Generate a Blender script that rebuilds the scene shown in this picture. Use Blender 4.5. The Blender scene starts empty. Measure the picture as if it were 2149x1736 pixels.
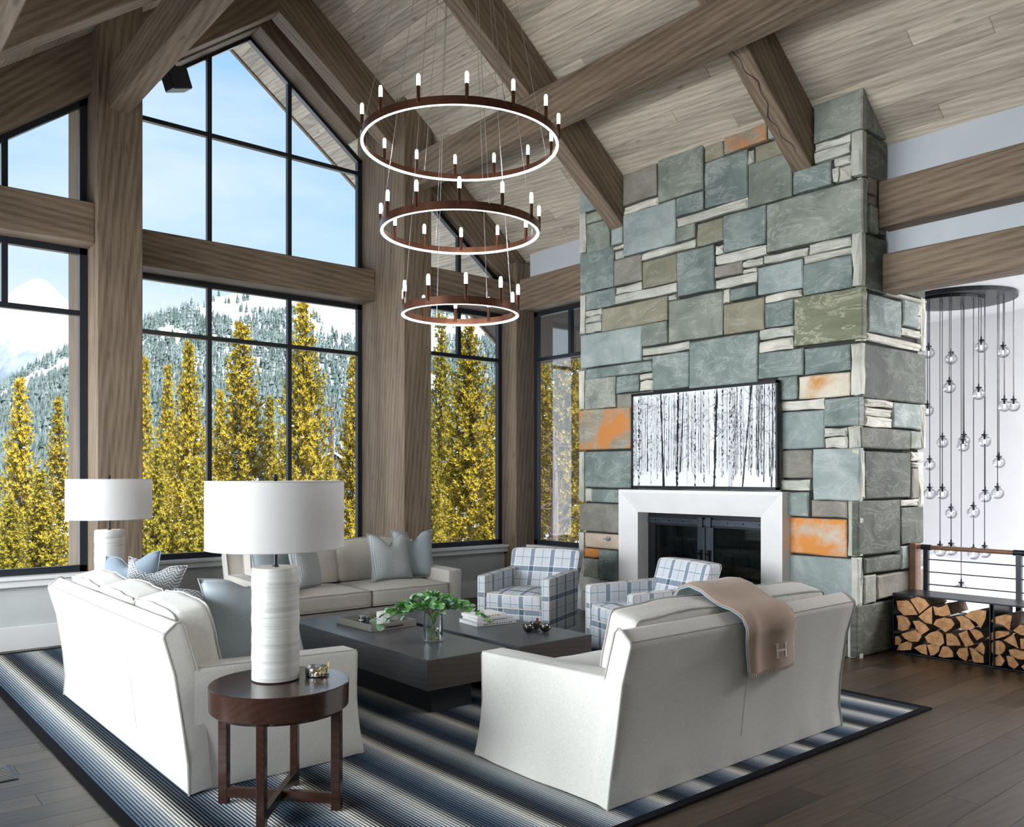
import bpy, bmesh, math, random
from mathutils import Vector, Matrix, noise
random.seed(7)
SC = bpy.context.scene
COL = SC.collection
PI = math.pi
D2R = PI/180
# ------------------------------------------------------------------ camera
FPX, HZ, CH = 1784.0, 1000.0, 1.65
_a = math.atan2(2115.5, FPX)
FW = (math.cos(_a), math.sin(_a)); RT = (math.sin(_a), -math.cos(_a))
cam = bpy.data.cameras.new('camera'); camo = bpy.data.objects.new('camera', cam); COL.objects.link(camo)
camo.location = (0, 0, CH); camo.rotation_euler = (PI/2, 0, _a-PI/2)
cam.sensor_width = 36; cam.lens = FPX/2149*36; cam.sensor_fit = 'HORIZONTAL'
cam.shift_y = (HZ-868)/2149; cam.clip_end = 20000; cam.clip_start = .05
SC.camera = camo
# ------------------------------------------------------------------ world
SC.view_settings.view_transform = 'Standard'; SC.view_settings.look = 'None'
SC.view_settings.gamma = 1; SC.view_settings.use_curve_mapping = False
SC.view_settings.exposure = 0.66
SC.cycles.use_denoising = True; SC.cycles.use_adaptive_sampling = True; SC.cycles.adaptive_threshold = .02
SC.cycles.max_bounces = 8; SC.cycles.diffuse_bounces = 5; SC.cycles.transparent_max_bounces = 16
SC.cycles.sample_clamp_indirect = 8; SC.cycles.caustics_reflective = False; SC.cycles.caustics_refractive = False
W = bpy.data.worlds.new('sky'); SC.world = W; W.use_nodes = True
def world():
    nt = W.node_tree; N = nt.nodes; L = nt.links; N.clear()
    out = N.new('ShaderNodeOutputWorld'); bg = N.new('ShaderNodeBackground')
    tc = N.new('ShaderNodeTexCoord'); sep = N.new('ShaderNodeSeparateXYZ'); L.new(tc.outputs['Generated'], sep.inputs[0])
    r = N.new('ShaderNodeValToRGB'); L.new(sep.outputs['Z'], r.inputs[0])
    e = r.color_ramp.elements
    e[0].position = 0; e[0].color = (.60, .66, .72, 1); e[1].position = .85; e[1].color = (.15, .31, .58, 1)
    for p, c in ((.12, (.54, .64, .72, 1)), (.27, (.34, .51, .67, 1)), (.45, (.25, .43, .63, 1))):
        q = e.new(p); q.color = c
    mp = N.new('ShaderNodeMapping'); mp.inputs['Scale'].default_value = (1, 1, 3.2); L.new(tc.outputs['Generated'], mp.inputs[0])
    n = N.new('ShaderNodeTexNoise'); n.inputs['Scale'].default_value = 2.1; n.inputs['Detail'].default_value = 7
    n.inputs['Roughness'].default_value = .55; L.new(mp.outputs[0], n.inputs['Vector'])
    cr = N.new('ShaderNodeValToRGB'); L.new(n.outputs['Fac'], cr.inputs[0])
    cr.color_ramp.elements[0].position = .42; cr.color_ramp.elements[1].position = .75
    cr.color_ramp.elements[0].color = (0, 0, 0, 1); cr.color_ramp.elements[1].color = (.7, .7, .7, 1)
    mx = N.new('ShaderNodeMixRGB'); L.new(cr.outputs[0], mx.inputs[0]); L.new(r.outputs[0], mx.inputs[1]); mx.inputs[2].default_value = (.70, .72, .76, 1)
    L.new(mx.outputs[0], bg.inputs[0]); bg.inputs[1].default_value = 1.0; L.new(bg.outputs[0], out.inputs[0])
world()
def lamp(name, kind, loc, energy, col=(1, 1, 1), rot=None, size=None, target=None, sy=None):
    l = bpy.data.lights.new(name, kind); l.energy = energy; l.color = col
    o = bpy.data.objects.new(name, l); COL.objects.link(o); o.location = loc
    if rot: o.rotation_euler = rot
    if target: o.rotation_euler = (Vector(target)-Vector(loc)).to_track_quat('-Z', 'Y').to_euler()
    if kind == 'AREA':
        l.size = size
        if sy: l.shape = 'RECTANGLE'; l.size_y = sy
    elif kind == 'SUN': l.angle = .01
    elif size: l.shadow_soft_size = size
    return o
lamp('sun', 'SUN', (0, 0, 30), 11, (1, .97, .92), target=(-.2*30, 1*30, 30-1.35*30))
# added fill lamps: outside the unseen left glazing, and under the closed stairwell ceiling
lamp('window_daylight', 'AREA', (-5.2, 6.2, 2.3), 1650, (.90, .95, 1), target=(6, 6.0, 2.3), size=8.5, sy=3.6)
lamp('stair_skylight', 'AREA', (10.9, 1.2, 3.7), 620, (.97, .95, 1), target=(10.6, 1.8, 0), size=3.5, sy=3)
# ------------------------------------------------------------------ materials
def nmat(name):
    m = bpy.data.materials.new(name); m.use_nodes = True
    nt = m.node_tree; b = nt.nodes['Principled BSDF']
    return m, nt, nt.nodes, nt.links, b
def plain(name, c, rough=.5, metal=0, emit=None, es=1, spec=.5):
    m, nt, N, L, b = nmat(name)
    b.inputs['Base Color'].default_value = (*c, 1); b.inputs['Roughness'].default_value = rough; b.inputs['Metallic'].default_value = metal
    b.inputs['Specular IOR Level'].default_value = spec
    if emit: b.inputs['Emission Color'].default_value = (*emit, 1); b.inputs['Emission Strength'].default_value = es
    return m
def coords(N, L, scale, obj_random=True, rot=None):
    tc = N.new('ShaderNodeTexCoord'); mp = N.new('ShaderNodeMapping'); mp.inputs['Scale'].default_value = scale
    if rot: mp.inputs['Rotation'].default_value = rot
    L.new(tc.outputs['Object'], mp.inputs[0])
    oi = N.new('ShaderNodeObjectInfo')
    if obj_random:
        mu = N.new('ShaderNodeMath'); mu.operation = 'MULTIPLY'; mu.inputs[1].default_value = 57; L.new(oi.outputs['Random'], mu.inputs[0])
        cb = N.new('ShaderNodeCombineXYZ')
        for i in range(3): L.new(mu.outputs[0], cb.inputs[i])
        L.new(cb.outputs[0], mp.inputs['Location'])
    return mp, oi
def ntex(N, L, mp, scale, detail=4, rough=.6, dist=0):
    n = N.new('ShaderNodeTexNoise'); n.inputs['Scale'].default_value = scale; n.inputs['Detail'].default_value = detail
    n.inputs['Roughness'].default_value = rough; n.inputs['Distortion'].default_value = dist
    if mp: L.new(mp.outputs[0], n.inputs['Vector'])
    return n
def ramp(N, L, src, stops):
    r = N.new('ShaderNodeValToRGB'); L.new(src, r.inputs[0]); e = r.color_ramp.elements
    e[0].position = stops[0][0]; e[0].color = (*stops[0][1], 1)
    e[1].position = stops[-1][0]; e[1].color = (*stops[-1][1], 1)
    for p, c in stops[1:-1]:
        q = e.new(p); q.color = (*c, 1)
    return r
def mixc(N, L, fac, a, b, mode='MIX'):
    m = N.new('ShaderNodeMixRGB'); m.blend_type = mode
    for i, s in ((0, fac), (1, a), (2, b)):
        if isinstance(s, (int, float)): m.inputs[i].default_value = s
        elif isinstance(s, tuple): m.inputs[i].default_value = (*s, 1)
        else: L.new(s, m.inputs[i])
    return m.outputs[0]
def mth(N, L, op, a, b=None, c=None):
    m = N.new('ShaderNodeMath'); m.operation = op
    for i, s in enumerate((a, b, c)):
        if s is None: continue
        if isinstance(s, (int, float)): m.inputs[i].default_value = s
        else: L.new(s, m.inputs[i])
    return m.outputs[0]
def bump(N, L, b, h, strength=.3, dist=.01):
    bp = N.new('ShaderNodeBump'); bp.inputs['Strength'].default_value = strength; bp.inputs['Distance'].default_value = dist
    L.new(h, bp.inputs['Height']); L.new(bp.outputs[0], b.inputs['Normal'])
def wood(name, dark, light, rough=.6, knots=.5, var=.35, gs=1.0, bs=.25, spec=.3):
    """grain along local X"""
    m, nt, N, L, b = nmat(name)
    mp, oi = coords(N, L, (.5*gs, 6*gs, 6*gs))
    n1 = ntex(N, L, mp, 1.0, 6, .6, .5)
    mp2, _ = coords(N, L, (3*gs, 70*gs, 70*gs)); n2 = ntex(N, L, mp2, 1.0, 3, .6, .2)
    mp3, _ = coords(N, L, (1.3, 1.3, 1.3)); n3 = ntex(N, L, mp3, 1.2, 3, .5)
    # cathedral rings
    w = N.new('ShaderNodeTexWave'); w.wave_type = 'RINGS'; w.rings_direction = 'SPHERICAL'; w.inputs['Scale'].default_value = 1.6
    w.inputs['Distortion'].default_value = 5; w.inputs['Detail'].default_value = 3; w.inputs['Detail Scale'].default_value = .7
    mp4, _ = coords(N, L, (.5*gs, 5*gs, 5*gs)); L.new(mp4.outputs[0], w.inputs['Vector'])
    f = mth(N, L, 'ADD', mth(N, L, 'MULTIPLY', n1.outputs['Fac'], .50), mth(N, L, 'ADD', mth(N, L, 'MULTIPLY', n2.outputs['Fac'], .38), mth(N, L, 'MULTIPLY', w.outputs['Fac'], .12)))
    r = ramp(N, L, f, [(.28, dark), (.5, tuple((dark[i]+light[i])/2 for i in range(3))), (.74, light)])
    col = mixc(N, L, .5, r.outputs[0], ramp(N, L, n3.outputs['Fac'], [(.3, (.78, .78, .78)), (.7, (1.15, 1.12, 1.1))]).outputs[0], 'MULTIPLY')
    if knots:
        v = N.new('ShaderNodeTexVoronoi'); v.inputs['Scale'].default_value = 1.0
        mp5, _ = coords(N, L, (1.6, 4.5, 4.5)); L.new(mp5.outputs[0], v.inputs['Vector'])
        kr = ramp(N, L, v.outputs['Distance'], [(.03, (knots, knots, knots)), (.11, (0, 0, 0))])
        col = mixc(N, L, kr.outputs[0], col, tuple(c*.35 for c in dark))
    vr = ramp(N, L, oi.outputs['Random'], [(0, (1-var,)*3), (1, (1+var*.5, 1+var*.45, 1+var*.4))])
    col = mixc(N, L, 1.0, col, vr.outputs[0], 'MULTIPLY')
    L.new(col, b.inputs['Base Color']); b.inputs['Roughness'].default_value = rough; b.inputs['Specular IOR Level'].default_value = spec
    bump(N, L, b, f, bs, .006)
    return m
def stone(name, a, c, vein=(.6, .62, .58), va=.35, rough=.75, stain=None, sa=.5, bs=.5, st=(1, 1, 1)):
    m, nt, N, L, b = nmat(name)
    mp, oi = coords(N, L, tuple(3*q for q in st)); n1 = ntex(N, L, mp, 1.0, 7, .62, .6)
    mp2, _ = coords(N, L, (2.2, 2.2, 6)); n2 = ntex(N, L, mp2, 1.0, 6, .7, 1.4)
    r = ramp(N, L, n1.outputs['Fac'], [(.3, a), (.7, c)])
    ve = ramp(N, L, mth(N, L, 'ABSOLUTE', mth(N, L, 'SUBTRACT', n2.outputs['Fac'], .55)), [(0.0, (va,)*3), (.018, (va*.25,)*3), (.04, (0, 0, 0))])
    col = mixc(N, L, ve.outputs[0], r.outputs[0], vein)
    if stain:
        mp3, _ = coords(N, L, (1.8, 1.8, 1.8)); n3 = ntex(N, L, mp3, 1.3, 5, .6, .5)
        sr = ramp(N, L, n3.outputs['Fac'], [(.62-sa*.35, (0, 0, 0)), (.78-sa*.35, (1, 1, 1))])
        col = mixc(N, L, sr.outputs[0], col, stain)
    vr = ramp(N, L, oi.outputs['Random'], [(0, (.82, .84, .84)), (1, (1.14, 1.1, 1.1))])
    col = mixc(N, L, 1.0, col, vr.outputs[0], 'MULTIPLY')
    L.new(col, b.inputs['Base Color']); b.inputs['Roughness'].default_value = rough; b.inputs['Specular IOR Level'].default_value = .3
    bump(N, L, b, mth(N, L, 'ADD', n1.outputs['Fac'], mth(N, L, 'MULTIPLY', n2.outputs['Fac'], .6)), bs, .03)
    return m
def fabric(name, c, var=.12, rough=.9, sc=1.0, bs=.25, sheen=.2):
    m, nt, N, L, b = nmat(name)
    mp, oi = coords(N, L, (60*sc, 60*sc, 420*sc), False); n1 = ntex(N, L, mp, 1, 2, .6)
    mp2, _ = coords(N, L, (420*sc, 420*sc, 60*sc), False); n2 = ntex(N, L, mp2, 1, 2, .6)
    f = mth(N, L, 'ADD', mth(N, L, 'MULTIPLY', n1.outputs['Fac'], .5), mth(N, L, 'MULTIPLY', n2.outputs['Fac'], .5))
    r = ramp(N, L, f, [(.35, tuple(q*(1-var) for q in c)), (.65, tuple(min(1, q*(1+var)) for q in c))])
    L.new(r.outputs[0], b.inputs['Base Color']); b.inputs['Roughness'].default_value = rough
    b.inputs['Specular IOR Level'].default_value = .15
    b.inputs['Sheen Weight'].default_value = sheen
    bump(N, L, b, f, bs, .003)
    return m
def motif(name, c, c2, kind='dot', sc=1.0):
    m, nt, N, L, b = nmat(name)
    tc = N.new('ShaderNodeTexCoord'); s = N.new('ShaderNodeSeparateXYZ'); L.new(tc.outputs['Object'], s.inputs[0])
    X = s.outputs['X']; Z = s.outputs['Z']
    if kind == 'dot':
        p = 2*PI/(.022*sc)
        a = mth(N, L, 'MULTIPLY', mth(N, L, 'SINE', mth(N, L, 'MULTIPLY', X, p)), mth(N, L, 'SINE', mth(N, L, 'MULTIPLY', Z, p)))
        f = mth(N, L, 'GREATER_THAN', mth(N, L, 'ABSOLUTE', a), .42)
    else:
        p = 1/(.04*sc)
        zig = mth(N, L, 'PINGPONG', X, .03*sc)
        a = mth(N, L, 'FRACT', mth(N, L, 'MULTIPLY', mth(N, L, 'ADD', Z, zig), p*1.6))
        f = mth(N, L, 'GREATER_THAN', a, .5)
    col = mixc(N, L, f, c, c2); L.new(col, b.inputs['Base Color']); b.inputs['Roughness'].default_value = .9
    b.inputs['Specular IOR Level'].default_value = .15
    bump(N, L, b, f, .4, .003)
    return m
def plaid(name):
    m, nt, N, L, b = nmat(name)
    tc = N.new('ShaderNodeTexCoord'); s = N.new('ShaderNodeSeparateXYZ'); L.new(tc.outputs['Object'], s.inputs[0])
    nn = N.new('ShaderNodeSeparateXYZ'); L.new(tc.outputs['Normal'], nn.inputs[0])
    tb = tw = tl = None
    for ax, off in (('X', .055), ('Y', .13), ('Z', .06)):
        w = mth(N, L, 'LESS_THAN', mth(N, L, 'ABSOLUTE', nn.outputs[ax]), .68)
        ph = mth(N, L, 'FRACT', mth(N, L, 'DIVIDE', mth(N, L, 'ADD', s.outputs[ax], off+10), .235))
        def band(lo, hi):
            return mth(N, L, 'MULTIPLY', mth(N, L, 'GREATER_THAN', ph, lo), mth(N, L, 'LESS_THAN', ph, hi))
        bb = mth(N, L, 'MULTIPLY', w, band(.1, .30)); ww = mth(N, L, 'MULTIPLY', w, mth(N, L, 'ADD', band(.065, .082), band(.325, .342)))
        ll = mth(N, L, 'MULTIPLY', w, band(.70, .725))
        tb = bb if tb is None else mth(N, L, 'ADD', tb, bb)
        tw = ww if tw is None else mth(N, L, 'MAXIMUM', tw, ww)
        tl = ll if tl is None else mth(N, L, 'MAXIMUM', tl, ll)
    col = ramp(N, L, mth(N, L, 'MULTIPLY', tb, .5), [(0, (.60, .62, .65)), (.5, (.24, .29, .35)), (1, (.10, .145, .19))]).outputs[0]
    col = mixc(N, L, tl, col, (.2, .28, .36)); col = mixc(N, L, tw, col, (.85, .86, .86))
    mp, _ = coords(N, L, (200, 200, 200), False); n = ntex(N, L, mp, 1, 2)
    col = mixc(N, L, .5, col, ramp(N, L, n.outputs['Fac'], [(.3, (.8, .8, .8)), (.7, (1.1, 1.1, 1.1))]).outputs[0], 'MULTIPLY')
    L.new(col, b.inputs['Base Color']); b.inputs['Roughness'].default_value = .9; b.inputs['Specular IOR Level'].default_value = .1
    bump(N, L, b, n.outputs['Fac'], .2, .003)
    return m
def glassmat(name, tint=(1, 1, 1), gloss=.12, rough=.0):
    m, nt, N, L, b = nmat(name); N.remove(b)
    out = N['Material Output']; t = N.new('ShaderNodeBsdfTransparent'); t.inputs[0].default_value = (*tint, 1)
    g = N.new('ShaderNodeBsdfGlossy'); g.inputs['Roughness'].default_value = rough
    fr = N.new('ShaderNodeFresnel'); fr.inputs[0].default_value = 1.45
    mu = N.new('ShaderNodeMath'); mu.operation = 'MULTIPLY'; mu.inputs[1].default_value = gloss; L.new(fr.outputs[0], mu.inputs[0])
    mx = N.new('ShaderNodeMixShader'); L.new(mu.outputs[0], mx.inputs[0]); L.new(t.outputs[0], mx.inputs[1]); L.new(g.outputs[0], mx.inputs[2])
    L.new(mx.outputs[0], out.inputs[0]); return m
def noisy(name, a, c, scale=6, rough=.6, bs=.1, metal=0, st=(1, 1, 1), detail=4, spec=.4):
    m, nt, N, L, b = nmat(name)
    mp, oi = coords(N, L, tuple(scale*q for q in st)); n = ntex(N, L, mp, 1, detail, .6, .4)
    r = ramp(N, L, n.outputs['Fac'], [(.3, a), (.7, c)]); L.new(r.outputs[0], b.inputs['Base Color'])
    b.inputs['Roughness'].default_value = rough; b.inputs['Metallic'].default_value = metal; b.inputs['Specular IOR Level'].default_value = spec
    bump(N, L, b, n.outputs['Fac'], bs, .01); return m
def rugmat():
    m, nt, N, L, b = nmat('rug_weave')
    tc = N.new('ShaderNodeTexCoord'); s = N.new('ShaderNodeSeparateXYZ'); L.new(tc.outputs['Object'], s.inputs[0]); X = s.outputs['X']
    ph = mth(N, L, 'FRACT', mth(N, L, 'DIVIDE', mth(N, L, 'ADD', X, 10), .325))
    ph2 = mth(N, L, 'FRACT', mth(N, L, 'DIVIDE', mth(N, L, 'ADD', X, 10.1), .65))
    base = ramp(N, L, ph, [(0, (.006, .007, .010)), (.2, (.010, .013, .02)), (.42, (.045, .06, .08)), (.62, (.19, .22, .24)), (.78, (.38, .38, .35)), (.9, (.05, .052, .055)), (1, (.006, .007, .010))])
    alt = ramp(N, L, ph, [(0, (.10, .10, .10)), (.2, (.05, .07, .10)), (.42, (.22, .26, .30)), (.62, (.56, .59, .61)), (.78, (.84, .82, .75)), (.9, (.60, .58, .50)), (1, (.10, .10, .10))])
    st = mth(N, L, 'FRACT', mth(N, L, 'DIVIDE', X, .0181))
    f = mth(N, L, 'GREATER_THAN', st, .56)
    col = mixc(N, L, f, base.outputs[0], alt.outputs[0])
    col = mixc(N, L, mth(N, L, 'MULTIPLY', mth(N, L, 'GREATER_THAN', ph2, .5), .22), col, (.05, .10, .18))
    mp, _ = coords(N, L, (260, 90, 90), False); n = ntex(N, L, mp, 1, 2)
    col = mixc(N, L, .6, col, ramp(N, L, n.outputs['Fac'], [(.3, (.75, .75, .75)), (.7, (1.15, 1.15, 1.15))]).outputs[0], 'MULTIPLY')
    L.new(col, b.inputs['Base Color']); b.inputs['Roughness'].default_value = .95; b.inputs['Specular IOR Level'].default_value = .05
    bump(N, L, b, mth(N, L, 'ADD', mth(N, L, 'PINGPONG', X, .009), mth(N, L, 'MULTIPLY', n.outputs['Fac'], .004)), .6, .4)
    return m
M = {}
M['beam'] = wood('beam_timber', (.070, .047, .029), (.305, .23, .16), .65, .45, .10, 1.0, .4)
M['ceil'] = wood('ceiling_board', (.31, .265, .21), (.74, .66, .53), .75, .6, .22, 1.2, .3)
M['soffit'] = M['ceil']
M['floor'] = wood('floor_oak', (.024, .017, .010), (.095, .067, .042), .36, .5, .45, 1.2, .12, .35)
M['slab'] = plain('roof_deck', (.08, .07, .06), .9)
M['white'] = noisy('painted_plaster', (.80, .80, .79), (.84, .84, .83), 2, .7, .02)
M['greywall'] = noisy('painted_grey_plaster', (.50, .53, .55), (.54, .57, .59), 2, .7, .02)  # white wall greyed: the weaker light on that side painted in
M['taupe'] = plain('taupe_wall', (.40, .375, .33), .8)
M['panel'] = noisy('painted_panel', (.50, .52, .51), (.56, .58, .56), 2, .55, .02)
M['trimw'] = plain('white_trim', (.74, .74, .73), .45)
M['frame'] = plain('window_bronze', (.012, .016, .022), .35)
M['glass'] = glassmat('window_glass', (.985, .99, 1), .35)
M['steel'] = plain('black_steel', (.02, .022, .025), .32, .6)
M['iron'] = noisy('fire_door_iron', (.03, .035, .045), (.06, .07, .085), 5, .35, .05, .7)
M['bronze'] = noisy('brushed_bronze', (.085, .036, .022), (.16, .070, .042), 8, .34, .03, .8, (1, 1, .2))
M['led'] = plain('led_diffuser', (.9, .9, .9), .5, 0, (1, .97, .97), 1.3)
M['bulb'] = plain('lit_bulb', (1, 1, 1), .3, 0, (1, .95, .88), 6)
M['cable'] = plain('steel_cable', (.55, .55, .56), .35, .9)
M['b'] = stone('slate_blue', (.125, .165, .15), (.29, .34, .31), va=.4)
M['d'] = stone('slate_dark', (.07, .08, .066), (.145, .155, .125), va=.2)  # slate darkened for the chimney side face: its shade painted into the colour
M['b2'] = stone('slate_pale', (.23, .285, .27), (.41, .465, .44), va=.3)
M['g'] = stone('slate_green', (.15, .18, .15), (.33, .35, .29), va=.35)
M['w'] = stone('split_limestone', (.42, .42, .35), (.70, .69, .61), va=.1, bs=.9)
M['t'] = stone('stone_olive', (.20, .19, .13), (.34, .32, .23), va=.3)
M['k'] = stone('stone_brown', (.18, .17, .14), (.33, .31, .26), va=.16)
M['o'] = stone('stone_rust', (.22, .21, .16), (.36, .34, .26), stain=(.55, .22, .06), sa=.55)
M['oo'] = stone('stone_orange', (.42, .40, .33), (.62, .6, .52), stain=(.64, .26, .06), sa=.72, va=.9)
M['y'] = stone('stone_cream', (.50, .45, .34), (.66, .62, .5), stain=(.5, .24, .07), sa=.25)
M['p'] = stone('stone_pink', (.45, .34, .25), (.58, .48, .38), va=.2)
M['band'] = stone('stone_banded', (.17, .18, .11), (.27, .28, .19), vein=(.6, .56, .4), va=.9, st=(.6, .6, 3))
M['mortar'] = plain('dark_mortar', (.035, .035, .03), .95)
M['limestone'] = noisy('cast_limestone', (.74, .72, .70), (.80, .78, .76), 3, .6, .03)
M['firebrick'] = noisy('sooty_firebrick', (.02, .025, .025), (.05, .055, .055), 3, .9, .2)
M['fireglass'] = glassmat('smoked_glass', (.55, .6, .6), .8)
M['sofa'] = fabric('cream_linen', (.58, .565, .515))
M['sofa2'] = fabric('oat_linen', (.52, .485, .43))
M['pipe'] = fabric('linen_piping', (.40, .385, .35))
M['plaid'] = plaid('plaid_wool')
M['bluep'] = fabric('slate_blue_velvet', (.19, .235, .28), .06)
M['lightblue'] = fabric('pale_blue_linen', (.32, .365, .385), .06)
M['dotp'] = motif('dotted_weave', (.50, .51, .49), (.24, .28, .29), 'dot', 1.5)
M['herr'] = motif('herringbone_weave', (.52, .53, .52), (.17, .19, .20), 'zig')
M['throw'] = fabric('camel_wool', (.40, .29, .215), .08, .95, .6)
M['throwb'] = fabric('blue_wool', (.30, .38, .42), .06, .95)
M['stitch'] = plain('cream_thread', (.75, .70, .62), .9)
M['table'] = wood('charcoal_oak', (.045, .05, .056), (.10, .108, .118), .30, 0, .05, 1.6, .08, .6)
M['tableend'] = wood('charcoal_oak_end', (.04, .033, .030), (.085, .070, .060), .36, 0, .05, 1.4, .1, .5)
M['tplinth'] = plain('black_plinth', (.012, .014, .016), .5)
M['walnut'] = wood('dark_walnut', (.024, .010, .007), (.050, .021, .013), .2, 0, .05, 1.5, .03, .6)
M['shade'] = fabric('lamp_linen', (.66, .645, .62), .04, .9, 1, .1, 0)
M['ceramic'] = None
M['rug'] = rugmat()
M['rugb'] = plain('rug_binding', (.006, .006, .008), .95, spec=.08)
M['logend'] = noisy('split_log_end', (.44, .20, .075), (.74, .42, .20), 18, .8, .3)
M['logbark'] = noisy('log_bark', (.10, .065, .045), (.26, .17, .11), 16, .9, .6)
M['leaf'] = noisy('eucalyptus_leaf', (.10, .36, .06), (.28, .56, .16), 14, .45, .1)
M['leaf2'] = noisy('eucalyptus_pale_leaf', (.28, .50, .32), (.48, .66, .50), 14, .5, .1)
M['stem'] = plain('green_stem', (.22, .24, .08), .6)
M['silver'] = noisy('hammered_silver', (.5, .5, .5), (.75, .75, .75), 60, .18, .5, 1)
M['gold'] = plain('gold_twig', (.75, .55, .18), .3, 1)
M['dkglass'] = noisy('dark_mercury_glass', (.03, .03, .03), (.35, .35, .35), 40, .15, .3, .8)
M['candle'] = plain('white_candle_glass', (.82, .80, .77), .35)
M['traym'] = plain('taupe_tray_leather', (.22, .21, .18), .4)
M['trayin'] = plain('dark_tray_base', (.06, .055, .05), .25)
M['pewter'] = plain('smoked_pewter', (.30, .27, .25), .12, 1)
M['red'] = plain('red_handle', (.25, .03, .02), .4)
M['page'] = plain('book_pages', (.82, .80, .77), .8)
M['cover'] = plain('grey_book_cover', (.62, .63, .64), .5)
M['ink'] = plain('printed_ink', (.03, .03, .035), .7)
M['screenw'] = plain('print_white', (.80, .81, .83), .25)
M['screeng'] = plain('print_grey', (.36, .37, .39), .25)
M['screenl'] = plain('print_light_grey', (.58, .59, .61), .25)
M['screenk'] = plain('print_black', (.012, .012, .014), .25)
M['railwood'] = wood('rail_walnut', (.16, .075, .04), (.30, .16, .09), .35, 0, .1, 2, .05)
M['clear'] = glassmat('clear_glass', (.95, .975, .98), .7)
M['globe'] = glassmat('ribbed_globe_glass', (.90, .91, .93), .8, .15)
M['needle_y'] = noisy('sunlit_pine', (.185, .145, .012), (.37, .275, .034), 1.6, .85, 0, 0, (1, 1, 1), 3, .1)  # yellow-green needle colour
M['needle_g'] = noisy('green_pine', (.145, .13, .014), (.29, .235, .032), 1.6, .85, 0, 0, (1, 1, 1), 3, .1)
M['bark'] = noisy('pine_bark', (.06, .045, .035), (.13, .10, .085), 8, .9, .3)
M['snow'] = noisy('snow', (.74, .79, .86), (.84, .87, .91), .02, .7, .0)
M['fir'] = noisy('far_fir', (.04, .065, .06), (.16, .20, .20), .06, .95, 0, 0, (1, 1, 1), 3, .05)
M['cabin'] = plain('cabin_wood', (.10, .07, .05), .8)
def ceramic():
    m, nt, N, L, b = nmat('banded_ceramic')
    mp, oi = coords(N, L, (1.4, 1.4, 46)); n = ntex(N, L, mp, 1, 5, .65, .6)
    r = ramp(N, L, n.outputs['Fac'], [(.30, (.30, .29, .265)), (.45, (.43, .42, .39)), (.66, (.54, .53, .50))])
    L.new(r.outputs[0], b.inputs['Base Color']); b.inputs['Roughness'].default_value = .4
    bump(N, L, b, n.outputs['Fac'], .2, .004); return m
M['ceramic'] = ceramic()
def shademat():
    m, nt, N, L, b = nmat('lamp_shade_linen'); mp, oi = coords(N, L, (500, 500, 500), False); n = ntex(N, L, mp, 1, 2)
    c = ramp(N, L, n.outputs['Fac'], [(.3, (.70, .685, .66)), (.7, (.78, .765, .74))]).outputs[0]; L.new(c, b.inputs['Base Color']); b.inputs['Roughness'].default_value = .9
    b.inputs['Specular IOR Level'].default_value = .1
    t = N.new('ShaderNodeBsdfTranslucent'); L.new(c, t.inputs[0]); mx = N.new('ShaderNodeMixShader'); mx.inputs[0].default_value = .35
    L.new(b.outputs[0], mx.inputs[1]); L.new(t.outputs[0], mx.inputs[2]); L.new(mx.outputs[0], N['Material Output'].inputs[0]); return m
M['shade'] = shademat()
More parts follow.
